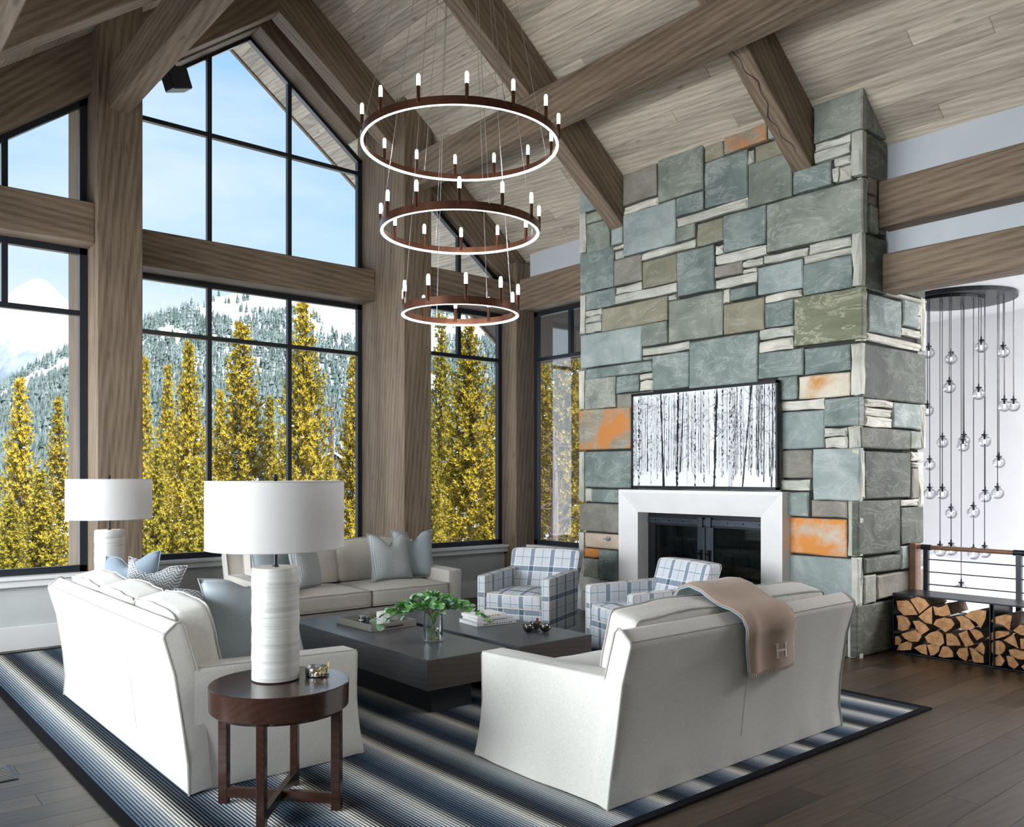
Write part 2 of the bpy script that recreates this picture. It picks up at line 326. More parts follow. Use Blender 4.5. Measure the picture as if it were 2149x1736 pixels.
# ------------------------------------------------------------------ mesh helpers
class MB:
    def __init__(s): s.v = []; s.f = []; s.m = []
    def add(s, vs, fs, mi=0):
        o = len(s.v); s.v += [tuple(p) for p in vs]; s.f += [tuple(i+o for i in q) for q in fs]; s.m += [mi]*len(fs)
        return s
    def box(s, x0, x1, y0, y1, z0, z1, mi=0):
        return s.add([(x0,y0,z0),(x1,y0,z0),(x1,y1,z0),(x0,y1,z0),(x0,y0,z1),(x1,y0,z1),(x1,y1,z1),(x0,y1,z1)],
              [(0,3,2,1),(4,5,6,7),(0,1,5,4),(1,2,6,5),(2,3,7,6),(3,0,4,7)], mi)
    def lathe(s, prof, n=24, cx=0, cy=0, cap0=True, cap1=True, mi=0):
        vs = []; fs = []
        for r, z in prof:
            for i in range(n):
                a = 2*PI*i/n; vs.append((cx+r*math.cos(a), cy+r*math.sin(a), z))
        for j in range(len(prof)-1):
            for i in range(n):
                k = (i+1) % n; fs.append((j*n+i, j*n+k, (j+1)*n+k, (j+1)*n+i))
        if cap0: fs.append(tuple(reversed(range(n))))
        if cap1: fs.append(tuple(range((len(prof)-1)*n, len(prof)*n)))
        return s.add(vs, fs, mi)
    def tube(s, path, r, n=6, closed=False, mi=0, rs=None):
        P = [Vector(p) for p in path]; m = len(P); vs = []; fs = []
        up = Vector((0, 0, 1)); prev = None
        for i in range(m):
            t = (P[(i+1) % m]-P[i-1]) if closed else (P[min(i+1, m-1)]-P[max(i-1, 0)])
            t.normalize()
            if prev is None:
                a = t.cross(up)
                if a.length < .1: a = t.cross(Vector((1, 0, 0)))
            else: a = prev - t*prev.dot(t)
            a.normalize(); prev = a; b = t.cross(a)
            rr = rs[i] if rs else r
            for k in range(n):
                th = 2*PI*k/n; vs.append(P[i]+a*(rr*math.cos(th))+b*(rr*math.sin(th)))
        for i in range(m if closed else m-1):
            j = (i+1) % m
            for k in range(n):
                l = (k+1) % n; fs.append((i*n+k, j*n+k, j*n+l, i*n+l))
        if not closed: fs.append(tuple(range(n))); fs.append(tuple(reversed(range((m-1)*n, m*n))))
        return s.add(vs, fs, mi)
    def extrude(s, pts, axis, a, b, mi=0):
        """pts 2-D outline; axis 0: (y,z) along x, 1: (x,z) along y, 2: (x,y) along z"""
        n = len(pts)
        def mk(p, c): return (c, p[0], p[1]) if axis == 0 else (p[0], c, p[1]) if axis == 1 else (p[0], p[1], c)
        vs = [mk(p, a) for p in pts]+[mk(p, b) for p in pts]
        fs = [tuple(range(n)), tuple(reversed(range(n, 2*n)))]+[(i, i+n, (i+1) % n+n, (i+1) % n) for i in range(n)]
        return s.add(vs, fs, mi)
    def rbox(s, hx, hy, hz, r, fn=None, n=6, mi=0):
        def ax(h):
            L = [-h, -h+r*.35, -h+r]; m = max(1, n); L += [-h+r+(2*h-2*r)*i/m for i in range(1, m)]; L += [h-r, h-r*.35, h]; return L
        A = [ax(hx), ax(hy), ax(hz)]; H = (hx, hy, hz); idx = {}; vs = []; fs = []
        def vid(p):
            q = []
            for i in range(3): q.append(max(-(H[i]-r), min(H[i]-r, p[i])))
            d = Vector(p)-Vector(q); d.normalize(); w = Vector(q)+d*r
            k = (round(p[0], 5), round(p[1], 5), round(p[2], 5))
            if k not in idx: idx[k] = len(vs); vs.append(w)
            return idx[k]
        for a in range(3):
            b_, c_ = (a+1) % 3, (a+2) % 3
            for sg in (-1, 1):
                for i in range(len(A[b_])-1):
                    for j in range(len(A[c_])-1):
                        q = []
                        for (ii, jj) in ((i, j), (i+1, j), (i+1, j+1), (i, j+1)):
                            p = [0, 0, 0]; p[a] = sg*H[a]; p[b_] = A[b_][ii]; p[c_] = A[c_][jj]; q.append(vid(p))
                        if sg < 0: q.reverse()
                        fs.append(tuple(q))
        if fn: vs = [fn(v) for v in vs]
        return s.add(vs, fs, mi)
    def xf(s, mat):
        s.v = [tuple(mat @ Vector(p)) for p in s.v]; return s
    def mesh(s, name, mats, smooth=False, bevel=0, fix=False):
        me = bpy.data.meshes.new(name); me.from_pydata(s.v, [], s.f)
        if not isinstance(mats, (list, tuple)): mats = [mats]
        for m in mats: me.materials.append(m)
        if len(mats) > 1: me.polygons.foreach_set('material_index', s.m)
        if bevel or fix:
            bm = bmesh.new(); bm.from_mesh(me)
            if fix: bmesh.ops.recalc_face_normals(bm, faces=bm.faces)
            if bevel:
                es = [e for e in bm.edges if len(e.link_faces) == 2 and e.calc_face_angle(0) > .5]
                bmesh.ops.bevel(bm, geom=es, offset=bevel, segments=2 if smooth else 1, affect='EDGES', profile=.6)
            bm.to_mesh(me); bm.free()
        if smooth:
            me.polygons.foreach_set('use_smooth', [True]*len(me.polygons))
            try: me.set_sharp_from_angle(angle=36*D2R)
            except Exception: pass
        me.update(); return me
    def obj(s, name, mats, parent=None, smooth=False, bevel=0, loc=None, rot=None, fix=False, kind=None, label=None):
        me = s.mesh(name, mats, smooth, bevel, fix)
        return link(name, me, parent, loc, rot, kind, label)
def link(name, me, parent=None, loc=None, rot=None, kind=None, label=None):
    o = bpy.data.objects.new(name, me); COL.objects.link(o)
    if parent: o.parent = parent
    if loc: o.location = loc
    if rot: o.rotation_euler = rot
    if kind: o['kind'] = kind
    if label: o['label'] = label
    return o
def tag(o, label, cat, group=None):
    o['label'] = label; o['category'] = cat
    if group: o['group'] = group
    return o
def thing(name, label, cat, loc=(0, 0, 0), rz=0, group=None):
    o = bpy.data.objects.new(name, None); COL.objects.link(o); o.location = loc; o.rotation_euler = (0, 0, rz)
    o.empty_display_size = .1
    return tag(o, label, cat, group)
def struct(name, me_or_none=None):
    o = bpy.data.objects.new(name, me_or_none); COL.objects.link(o); o['kind'] = 'structure'; return o
def copytree(o, label=None, parent=None):
    c = o.copy(); COL.objects.link(c)
    if parent: c.parent = parent
    if label: c['label'] = label
    for ch in o.children: copytree(ch, None, c)
    return c
def on(u, v, x=None, y=None, z=None):
    t = (u-1074.5)/FPX; ax = FW[0]+RT[0]*t; ay = FW[1]+RT[1]*t
    d = FPX*(CH-z)/(v-HZ) if z is not None else x/ax if x is not None else y/ay
    return (ax*d, ay*d, CH-(v-HZ)/FPX*d)
exec_parts = []
# ================================================================== THE SHELL
XR, P0, SL = 4.22, 7.55, .76
TH = math.atan(SL); CT, ST = math.cos(TH), math.sin(TH)
def zroof(x): return P0-SL*abs(x-XR)
floor = MB().box(-1.3, 8.5, -4.1, 9.4, -.25, -.021).box(2.3, 6.1, 9.4, 10.06, -.25, -.021).obj('floor', M['mortar']); floor['kind'] = 'structure'
def plank_mesh(name, L, w, t, mat, ch=.003, gp=.0008):
    m = MB(); x0, x1, y0, y1 = gp, L-gp, gp, w-gp
    m.add([(x0,y0,-t),(x1,y0,-t),(x1,y1,-t),(x0,y1,-t),(x0,y0,-ch),(x1,y0,-ch),(x1,y1,-ch),(x0,y1,-ch),
           (x0+ch,y0+ch,0),(x1-ch,y0+ch,0),(x1-ch,y1-ch,0),(x0+ch,y1-ch,0)],
          [(0,1,5,4),(1,2,6,5),(2,3,7,6),(3,0,4,7),(4,5,9,8),(5,6,10,9),(6,7,11,10),(7,4,8,11),(8,9,10,11)])
    return m.mesh(name, mat)
FL = {L: plank_mesh('floor_board', L, .19, .02, M['floor'], .00002, .0011) for L in (1.4, 1.8, 2.2, 2.6)}
y = -.35; row = 0
while y < 9.8:
    x = -1.25-random.choice((0, .5, .9, 1.2))
    while x < 7.9:
        L = random.choice((1.8, 2.2, 2.6))
        if x+L > -1.2 and (y < 9.2 or (x > 1.2 and x+L < 7)): link('floor_board', FL[L], floor, (x, y, 0))
        x += L
    y += .19
# roof slab + ceiling boards
def roof_poly(x0, x1, t=.25): return [(x0, zroof(x0)+.021), (x1, zroof(x1)+.021), (x1, zroof(x1)+t), (x0, zroof(x0)+t)]
ceil = MB().extrude(roof_poly(XR, 7.98), 1, -4.1, 6.3).extrude(roof_poly(XR, 9.45), 1, 6.3, 11.1).extrude(roof_poly(-1.75, XR), 1, -4.1, 11.1).obj('ceiling', M['slab'], fix=True)
ceil['kind'] = 'structure'
CL = {L: plank_mesh('ceiling_board', L, .15, .02, M['ceil'], .004) for L in (2.4, 3.0, 3.6, 4.2)}
RotR = Matrix(((0, CT, -ST), (1, 0, 0), (0, -ST, -CT))).to_euler()
RotL = Matrix(((0, -CT, ST), (-1, 0, 0), (0, -ST, -CT))).to_euler()
for side in (1, -1):
    nrow = 35 if side > 0 else 39
    for j in range(nrow):
        s = j*.15+.001
        xw = XR+side*CT*s; zw = P0-ST*s
        yend = 11.1; y = yend; first = True
        ylow = 6.4 if (side > 0 and xw+.12 > 7.98) else -4.0
        y -= random.choice((0, 0, -.6, -1.2, -1.8)) if False else 0
        while y > ylow:
            L = random.choice((2.4, 3.0, 3.6, 4.2))
            if first: L = random.choice((2.4, 3.0, 3.6, 4.2)); first = False
            y -= L
            if side > 0: link('ceiling_board', CL[L], ceil, (xw, y, zw), RotR)
            else: link('ceiling_board', CL[L], ceil, (xw, y+L, zw), RotL)
# fascia outside
trim = MB(); trim.extrude([(XR, P0+.3), (9.5, zroof(9.5)+.3), (9.5, zroof(9.5)-.02), (XR, P0-.02)], 1, 11.1, 11.15).extrude([(-1.8, zroof(-1.8)+.3), (XR, P0+.3), (XR, P0-.02), (-1.8, zroof(-1.8)-.02)], 1, 11.1, 11.15)
trim.box(9.45, 9.5, 6.3, 11.1, zroof(9.5)-.02, zroof(9.5)+.3)
o = trim.obj('trim_1', M['beam'], fix=True); o['kind'] = 'structure'
# ------------------------------------------------------------------ timbers
def bbox_beam(name, label, p0, axis, L, w, h, cat='beam', grp=None):
    """box beam; p0 = min corner; grain along local X; axis 'x','y','z'"""
    m = MB().box(0, L, 0, w, 0, h)
    me = m.mesh(name, M['beam'], bevel=.008)
    if axis == 'x': loc, rot = p0, (0, 0, 0)
    elif axis == 'y': loc, rot = (p0[0]+w, p0[1], p0[2]), (0, 0, PI/2)
    else: loc, rot = (p0[0]+h, p0[1], p0[2]), (0, -PI/2, 0)      # local X up, local Z -> -X
    o = link(name, me, None, loc, rot); tag(o, label, cat, grp); return o
def post(label, x0, x1, y0, y1, z1, extra=None):
    p = bbox_beam('timber_post', label, (x0, y0, 0), 'z', z1, y1-y0, x1-x0, 'post')
    if extra:
        m = MB().box(0, z1, extra[0]-y0, extra[1]-y0, .0, x1-x0)
        link('side_board', m.mesh('side_board', M['beam'], bevel=.006), p)
    return p
post('thick timber post left of the tall gable window, behind the far table lamp', 2.245, 2.67, 8.92, 9.36, zroof(2.67), (9.365, 10.06))
post('thick timber post right of the tall gable window, behind the stacked ring chandelier', 5.77, 6.185, 8.92, 9.36, zroof(5.77), (9.365, 10.06))
post('slim corner timber post behind the left plaid armchair, beside the narrow window', 7.62, 8.05, 8.95, 9.4, 4.62)
post('timber post at the outer left end of the window wall', -1.3, -.95, 8.95, 9.4, 3.3)
bbox_beam('tie_beam', 'horizontal timber beam across the middle of the tall gable window', (2.67, 9.6, 3.93), 'x', 3.10, .45, .40)
bbox_beam('tie_beam', 'horizontal timber beam over the far left window, left of the thick post', (-.95, 9.0, 3.93), 'x', 3.195, .38, .40)
bbox_beam('tie_beam', 'short horizontal timber beam over the narrow window between thick post and corner post', (6.185, 8.96, 3.93), 'x', 1.86, .42, .40)
bbox_beam('tie_beam', 'timber beam over the corner window, running into the stone chimney', (7.68, 7.3, 3.95), 'y', 1.65, .37, .43)
bbox_beam('tie_beam', 'upper timber beam on the white wall right of the stone chimney', (7.68, -3.9, 3.955), 'y', 7.74, .30, .43)
bbox_beam('tie_beam', 'lower timber beam right of the stone chimney, over the stair opening', (7.76, -3.9, 3.37), 'y', 7.74, .24, .355)
bbox_beam('tie_beam', 'timber beam end in the top left corner of the room', (.60, -3.9, 3.93), 'y', 9.2, .25, .42)
bbox_beam('purlin', 'long timber purlin crossing the ceiling behind the chandelier to the upper right', (5.90, -3.9, 5.26), 'y', 12.83, .19, .41)
bbox_beam('purlin', 'big weathered timber purlin ending against the thick post at upper left', (2.36, -3.9, 5.26), 'y', 12.83, .19, .41)
def rafter(y0, w, lab, both=True, h=.474, zt=0, xlo=-1.1, xhi=7.95, off=0):
    for side in (1, -1):
        L = ((xhi-XR) if side > 0 else (XR-xlo))/CT
        m = MB().extrude([(0+off*0, 0), (L, 0), (L, -h), (h*SL, -h)], 1, 0, w)
        me = m.mesh('rafter', M['beam'], bevel=.008, fix=True)
        o = link('rafter', me, None, (XR, y0 if side > 0 else y0+w, P0-zt), (0, TH, 0) if side > 0 else (0, TH, PI))
        tag(o, lab[0] if side > 0 else lab[1], 'beam')
rafter(9.12, .22, ('rafter along the gable wall, right slope, running down from the peak behind the thick post', 'rafter along the gable wall, left slope, above the far left window'))
rafter(6.73, .21, ('rafter on the right slope meeting the left part of the stone chimney', 'rafter on the left slope in the top left corner, before the gable wall'))
rafter(4.32, .20, ('rafter with a long dark crack meeting the chimney near its right corner', 'rafter on the left slope out of the top of the view'))
rafter(1.91, .20, ('rafter on the right slope near the camera, in front of the chimney', 'rafter on the left slope near the camera'))
rafter(9.65, .34, ('inner gable board over the right half of the tall window', 'inner gable board over the left half of the tall window'), h=.42, xlo=2.67, xhi=5.79, zt=.025)
for o in list(COL.objects):
    if o.name.startswith('rafter') and 'long dark crack' in o.get('label', ''):
        q = MB(); n = 40; vs = []
        for i in range(n+1):
            X = 2.15+2.0*i/n; yy = .10+.03*math.sin(i*.45)+.018*math.sin(i*1.3); w = .006*min(1, i/5, (n-i)/5)*(1+.5*math.sin(i*.9))
            vs += [(X, yy-w, -.4755), (X, yy+w, -.4755)]
        q.add(vs, [(2*i, 2*i+1, 2*i+3, 2*i+2) for i in range(n)]); q.obj('crack', M['mortar'], o)
sp = thing('small_speaker', 'small black speaker under the gable rafter beside the upper left purlin end', 'speaker', (3.13, 9.45, 6.12))
MB().box(-.12, .12, -.09, .09, -.26, -.03).obj('housing', M['frame'], sp, bevel=.01, rot=(0, -.35, .2)); MB().box(-.03, .03, -.03, .03, -.06, .16).obj('bracket', M['frame'], sp)
# ------------------------------------------------------------------ walls
def wall(name, mat='white'): return name, MB(), mat
wb = MB()
wb.box(-1.3, 2.245, 9.2, 9.4, 0, .69).box(2.67, 5.77, 9.86, 10.06, 0, .69).box(6.185, 7.62, 9.2, 9.4, 0, .69)
o = wb.obj('wall_back', M['panel']); o['kind'] = 'structure'
wr = MB()
wr.box(7.88, 8.05, 7.3, 8.95, 0, .69)
wr.box(7.88, 8.0, 7.3, 8.95, 4.38, 4.86)
wr.box(7.88, 8.0, -4.0, 3.95, 3.725, 4.86)
wr.box(7.88, 8.0, -4.0, -.4, 0, 3.725)
o = wr.obj('wall_right', M['greywall']); o['kind'] = 'structure'
wl = MB(); wl.box(-1.35, -1.2, -4.0, 9.4, 0, .6).box(-1.35, -1.2, -4.0, 9.4, 3.05, 3.6)
for yy in (-4.0, -.2, 2.0, 4.2, 6.4, 8.9): wl.box(-1.35, -1.2, yy, yy+.3, .6, 3.05)
o = wl.obj('wall_left', M['taupe']); o['kind'] = 'structure'
wf = MB(); wf.extrude([(-1.35, 0), (8.0, 0), (8.0, zroof(8.0)+.1), (XR, P0+.1), (-1.35, zroof(-1.35)+.1)], 1, -4.1, -4.0)
o = wf.obj('wall_front', M['taupe'], fix=True); o['kind'] = 'structure'
# sills, baseboards
sl = MB(); sl.box(-1.2, 2.24, 9.10, 9.27, .665, .70).box(-1.2, 2.24, 9.13, 9.2, .60, .665)
o = sl.obj('trim_2', M['trimw'], bevel=.006); o['kind'] = 'structure'
sl = MB(); sl.box(2.67, 5.77, 9.76, 9.95, .665, .70).box(2.67, 5.77, 9.79, 9.86, .60, .665)
o = sl.obj('trim_3', M['trimw'], bevel=.006); o['kind'] = 'structure'
sl = MB(); sl.box(6.185, 7.62, 9.08, 9.27, .665, .70).box(6.185, 7.62, 9.12, 9.2, .60, .665)
o = sl.obj('trim_4', M['trimw'], bevel=.006); o['kind'] = 'structure'
sl = MB(); sl.box(7.80, 7.95, 7.40, 8.95, .665, .70).box(7.83, 7.88, 7.40, 8.95, .60, .665)
o = sl.obj('trim_5', M['trimw'], bevel=.006); o['kind'] = 'structure'
MB().box(-1.2, 2.24, 9.175, 9.2, 0, .225).box(2.67, 5.77, 9.835, 9.86, 0, .225).box(6.185, 7.62, 9.175, 9.2, 0, .225).obj('baseboard_back', M['trimw'], bevel=.004, kind='structure')
MB().box(7.855, 7.88, 7.42, 8.95, 0, .225).obj('baseboard_right', M['trimw'], bevel=.004, kind='structure')
# ------------------------------------------------------------------ windows
def clip(poly, a, b, c):   # keep a*x+b*y<=c
    out = []
    for i in range(len(poly)):
        p, q = poly[i], poly[(i+1) % len(poly)]
        dp, dq = a*p[0]+b*p[1]-c, a*q[0]+b*q[1]-c
        if dp <= 0: out.append(p)
        if dp*dq < 0:
            t = dp/(dp-dq); out.append((p[0]+(q[0]-p[0])*t, p[1]+(q[1]-p[1])*t))
    return out
def pbar(m, p, q, w, d0, d1, axis, inset=0):
    """bar in a plane; p,q 2-D; axis 1 -> (x,z) plane extruded in y; axis 0 -> (y,z) plane extruded in x"""
    dx, dz = q[0]-p[0], q[1]-p[1]; L = math.hypot(dx, dz); nx, nz = -dz/L*w/2, dx/L*w/2
    m.extrude([(p[0]+nx, p[1]+nz), (q[0]+nx, q[1]+nz), (q[0]-nx, q[1]-nz), (p[0]-nx, p[1]-nz)], axis, d0, d1)
def window(n, axis, c, poly, vs, hs, fw=.065, zmin=None):
    root = struct('window_%d' % n)
    ccw = poly
    m = MB(); k = len(poly)
    cx_, cz_ = sum(p[0] for p in poly)/k, sum(p[1] for p in poly)/k
    for i in range(k):
        p, q = poly[i], poly[(i+1) % k]
        dx, dz = q[0]-p[0], q[1]-p[1]; L = math.hypot(dx, dz); nx, nz = -dz/L, dx/L
        if (cx_-p[0])*nx+(cz_-p[1])*nz < 0: nx, nz = -nx, -nz
        a, b = (p[0]+nx*fw/2, p[1]+nz*fw/2), (q[0]+nx*fw/2, q[1]+nz*fw/2)
        pbar(m, a, b, fw, c-.035, c+.035, axis)
    m.obj('window_frame', M['frame'], root, fix=True)
    xs = [p[0] for p in poly]; zs = [p[1] for p in poly]
    for v in vs:
        cc = clip(clip(poly, 1, 0, v+.02), -1, 0, -(v-.02))
        za, zb = (zmin or min(p[1] for p in cc)+.02), max(p[1] for p in cc)-.03
        m = MB(); pbar(m, (v, za), (v, zb), .052, c-.03, c+.03, axis); m.obj('muntin', M['frame'], root, fix=True)
    for h in hs:
        cc = clip(clip(poly, 0, 1, h+.02), 0, -1, -(h-.02))
        xa, xb = min(p[0] for p in cc)+.03, max(p[0] for p in cc)-.03
        m = MB(); pbar(m, (xa, h), (xb, h), .05, c-.031, c+.031, axis); m.obj('muntin', M['frame'], root, fix=True)
    V = [min(xs)]+sorted(vs)+[max(xs)]; Hh = [min(zs)]+sorted(hs)+[max(zs)]
    for j in range(len(Hh)-1):
        VV = V if not (zmin and j == 0) else [V[0], V[-1]]
        for i in range(len(VV)-1):
            cc = clip(clip(clip(clip(poly, 1, 0, VV[i+1]), -1, 0, -VV[i]), 0, 1, Hh[j+1]), 0, -1, -Hh[j])
            if len(cc) < 3: continue
            m = MB(); f = [(p[0], c, p[1]) if axis == 1 else (c, p[0], p[1]) for p in cc]
            m.add(f, [tuple(range(len(f)))]); m.obj('pane', M['glass'], root)
def zu(x, pk): return pk-SL*abs(x-XR)
window(1, 1, 9.97, [(2.67, .70), (5.77, .70), (5.77, 3.93), (2.67, 3.93)], [3.73, 4.74], [3.279])
window(2, 1, 9.97, [(2.67, 4.33), (5.77, 4.33), (5.77, zu(5.77, 7.03)), (4.22, 7.03), (2.67, zu(2.67, 7.03))], [3.73, 4.74], [5.67])
window(3, 1, 9.29, [(-.95, .70), (2.235, .70), (2.235, 3.93), (-.95, 3.93)], [-.2, .66, 1.52], [3.279], zmin=3.279)
window(4, 1, 9.29, [(.72, 4.33), (2.235, 4.33), (2.235, zu(2.235, 6.97)), (.72, zu(.72, 6.97))], [1.52], [])
window(5, 1, 9.29, [(6.19, .70), (7.62, .70), (7.62, 3.93), (6.19, 3.93)], [6.88], [3.279], zmin=3.279)
window(6, 1, 9.29, [(6.19, 4.33), (7.62, 4.33), (6.19, zu(6.19, 6.97))] if False else [(6.19, 4.33), (7.55, 4.33), (7.55, zu(7.55, 6.97)), (6.19, zu(6.19, 6.97))], [6.88], [])
window(7, 0, 7.97, [(7.42, .70), (8.93, .70), (8.93, 3.95), (7.42, 3.95)], [8.22], [3.279], zmin=3.279)
for i, yy in enumerate((.1, 2.3, 4.5, 6.7)):
    window(8+i, 0, -1.28, [(yy, .6), (yy+1.9+.3*(i == 3), .6), (yy+1.9+.3*(i == 3), 3.05), (yy, 3.05)], [], [])
# ------------------------------------------------------------------ chimney
chim = thing('chimney', 'tall chimney clad in mixed grey-green slate blocks with rust and pale stones', 'chimney')
core = MB()
core.box(7.42, 8.64, 3.91, 4.80, 0, 5.3).box(7.42, 8.64, 6.51, 7.39, 0, 5.3).box(7.42, 8.64, 4.80, 6.51, 1.30, 5.3).box(8.15, 8.64, 4.80, 6.51, 0, 1.30)
core.obj('mortar_core', M['mortar'], chim)
rs = random.Random(3)
def stone_block(kind, a0, a1, z0, z1, face):
    if z1-z0 < .015 or abs(a1-a0) < .015: return
    a0, a1 = min(a0, a1), max(a0, a1)
    g = .005; a0 += g; a1 -= g; z0 += g; z1 -= g
    ca, cz = (a0+a1)/2, (z0+z1)/2
    d = rs.uniform(-.012, .012)+(.012 if kind in ('b', 'g', 'band') else 0)
    rough = kind == 'w'
    j = .008 if rough else .0045
    na = 3 if (a1-a0) > .2 else 2; nz = 3 if (z1-z0) > .2 else 2
    ring = []
    for i in range(na): ring.append((a0+(a1-a0)*i/na, z0))
    for i in range(nz): ring.append((a1, z0+(z1-z0)*i/nz))
    for i in range(na): ring.append((a1-(a1-a0)*i/na, z1))
    for i in range(nz): ring.append((a0, z1-(z1-z0)*i/nz))
    ring = [(p[0]-ca+rs.uniform(-j, j), p[1]-cz+rs.uniform(-j, j)) for p in ring]
    n = len(ring); hw, hh = (a1-a0)/2, (z1-z0)/2; ins = min(.012 if not rough else .02, hh*.4, hw*.4)
    inner = [(p[0]*(1-ins/max(hw, .01)), p[1]*(1-ins/max(hh, .01))) for p in ring]
    D = 0.07
    vs = [(p[0], p[1], 0) for p in ring]+[(p[0], p[1], D+d-.010+rs.uniform(-.004, .004)) for p in ring]
    vs += [(p[0], p[1], D+d+(rs.uniform(-.012, .014) if rough else rs.uniform(-.002, .003))) for p in inner]
    vs.append((rs.uniform(-.3, .3)*hw, rs.uniform(-.3, .3)*hh, D+d+(rs.uniform(-.004, .02) if rough else rs.uniform(0, .005))))
    fs = []
    for i in range(n):
        k = (i+1) % n
        fs += [(i, k, n+k, n+i), (n+i, n+k, 2*n+k, 2*n+i), (2*n+i, 2*n+k, 3*n)]
    if face == 'f':   # outward -x ; a = world y ; local (a,z,depth) -> (-depth, a, z)
        m = MB().add([(-v[2], v[0], v[1]) for v in vs], [tuple(reversed(f)) for f in fs]); loc = (7.43, ca, cz)
    else:             # outward -y ; a = world x
        m = MB().add([(v[0], -v[2], v[1]) for v in vs], fs); loc = (ca, 3.92, cz)
    m.obj('stone', M[kind], chim, loc=loc)
def SF(zm, items, face='f'):
    ox, oy, s = zm
    for k, u0, u1, t, b in items:
        p0 = on(ox+u0/s, oy+t/s, **({'x': 7.36} if face == 'f' else {'y': 3.85}))
        q0 = on(ox+u0/s, oy+b/s, **({'x': 7.36} if face == 'f' else {'y': 3.85}))
        p1 = on(ox+u1/s, oy+t/s, **({'x': 7.36} if face == 'f' else {'y': 3.85}))
        i = 1 if face == 'f' else 0
        stone_block(k, p0[i], p1[i], q0[2], p0[2], face)
Z6 = (1200, 200, 2.8); Z7 = (1200, 750, 2.5908); Z6B = (1560, 560, 4.34); Z7B = (1560, 940, 3.775)
SF(Z6, [('b2',42,300,560,697),('w',42,85,697,935),('g',87,300,700,762),('g',90,226,765,935),('b2',228,300,790,885),('w',236,300,888,915),('w',247,300,918,970),
 ('b',45,245,937,1170),('k',300,500,470,650),('w',302,502,655,703),('b2',302,612,705,952),('g',503,772,380,635),('b',613,774,608,718),('t',776,890,300,395),
 ('b',778,1033,397,670),('o',890,1146,250,350),('b2',1147,1300,150,262),('w',1035,1070,325,408),('t',1071,1300,300,405),('g',1038,1298,408,665),('w',613,1035,720,775),
 ('g',614,729,780,868),('t',730,889,755,893),('b',890,1141,710,930),('b',1300,1527,450,587),('g',1143,1715,642,930),('g',1420,1714,60,287),
 ('w',1422,1634,292,335),('w',1422,1634,339,402),('w',1535,1636,378,425),('w',1528,1566,430,515),('w',1566,1636,425,505),('w',1637,1712,222,478),
 ('w',412,728,928,972),('k',246,412,970,1125),('t',413,618,978,1138),('b',620,840,928,1188),('w',842,889,885,942),('w',843,1141,946,1003),('k',838,1003,1008,1080),
 ('w',1004,1125,978,1020),('w',1004,1085,1024,1050),('w',1126,1391,948,995),('w',1392,1646,880,940),('w',1357,1646,946,990),('w',1647,1707,812,1130),
 ('b2',1086,1355,1012,1180),('b',1356,1646,993,1180),('w',838,1085,1088,1143),('b',929,1085,1140,1212),('w',889,929,1142,1226),('w',258,412,1130,1174),
 ('w',255,618,1178,1232),('b',80,255,1165,1268),('w',48,80,1176,1408),('w',80,176,1270,1305),('w',80,176,1308,1345),('w',80,176,1348,1403),
 ('t',177,563,1257,1392),('g',565,888,1210,1458),('w',565,619,1176,1208),('t',889,1132,1228,1412),('w',1136,1352,1177,1221),('b',1134,1304,1224,1372),
 ('band',1305,1712,1193,1480),('w',1099,1303,1380,1440),('w',1099,1303,1450,1515),('b2',46,407,1412,1608),('g',410,563,1350,1480),('w',410,688,1487,1535),('w',410,473,1538,1562),
 ('b',474,690,1532,1738),('b',692,1098,1450,1790),('b',80,473,1608,1673),('b',1099,1364,1518,1672),('b',1366,1637,1490,1645),('w',1638,1705,1456,1765)])
SF(Z7, [('w',38,68,72,287),('g',70,239,120,288),('b',240,363,105,198),('w',365,440,90,127),('w',365,440,129,187),('k',240,440,202,285),('o',37,320,288,508),
 ('w',37,67,512,780),('b',68,322,513,708),('w',68,112,712,785),('b',113,322,714,788),('k',37,256,790,944),('w',37,67,946,1238),('p',68,256,950,1032),
 ('o',68,151,1036,1086),('b',152,256,1042,1210),('g',66,151,1090,1196),('w',66,256,1200,1246),
 ('b',1122,1231,108,236),('y',1232,1514,104,231),('w',1120,1372,241,296),('b2',1120,1372,300,502),('b',1374,1568,226,380),
 ('w',1373,1498,388,433),('w',1373,1498,437,495),('w',1500,1567,376,495),('k',1115,1304,506,657),('b2',1306,1566,498,778),('w',1115,1298,662,722),
 ('b',1160,1294,730,862),('k',1296,1496,775,868),('oo',1160,1494,868,1064),('w',1497,1563,782,1084),('b2',1160,1563,1068,1330),
 ('w',1498,1562,1345,1640),('g',1160,1496,1335,1500),('k',1160,1496,1505,1640)])
# behind the picture, over the mantel and low left: plain courses
for (k, a0, a1, z0, z1) in [('g',5.9,6.5,2.05,2.36),('b',5.2,5.9,2.02,2.3),('k',4.65,5.2,2.0,2.5),('b',5.85,6.5,1.5,2.05),('g',5.25,5.85,1.5,2.0),('b2',4.65,5.25,1.5,2.0),
   ('w',6.75,7.1,.25,.50),('w',7.1,7.45,.24,.48),('w',6.7,7.05,0,.25),('w',7.05,7.44,0,.24)]:
    stone_block(k, a0, a1, z0, z1, 'f')
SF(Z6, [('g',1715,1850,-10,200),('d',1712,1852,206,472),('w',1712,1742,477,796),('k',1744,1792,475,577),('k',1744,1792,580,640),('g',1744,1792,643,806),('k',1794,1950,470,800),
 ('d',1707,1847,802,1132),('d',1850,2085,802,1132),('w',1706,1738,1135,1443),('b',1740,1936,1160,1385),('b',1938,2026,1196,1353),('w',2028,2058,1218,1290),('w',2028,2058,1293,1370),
 ('w',1938,2057,1358,1405),('w',1740,2057,1390,1440),('w',2059,2088,1185,1500),('w',1850,2088,1135,1170)], 's')
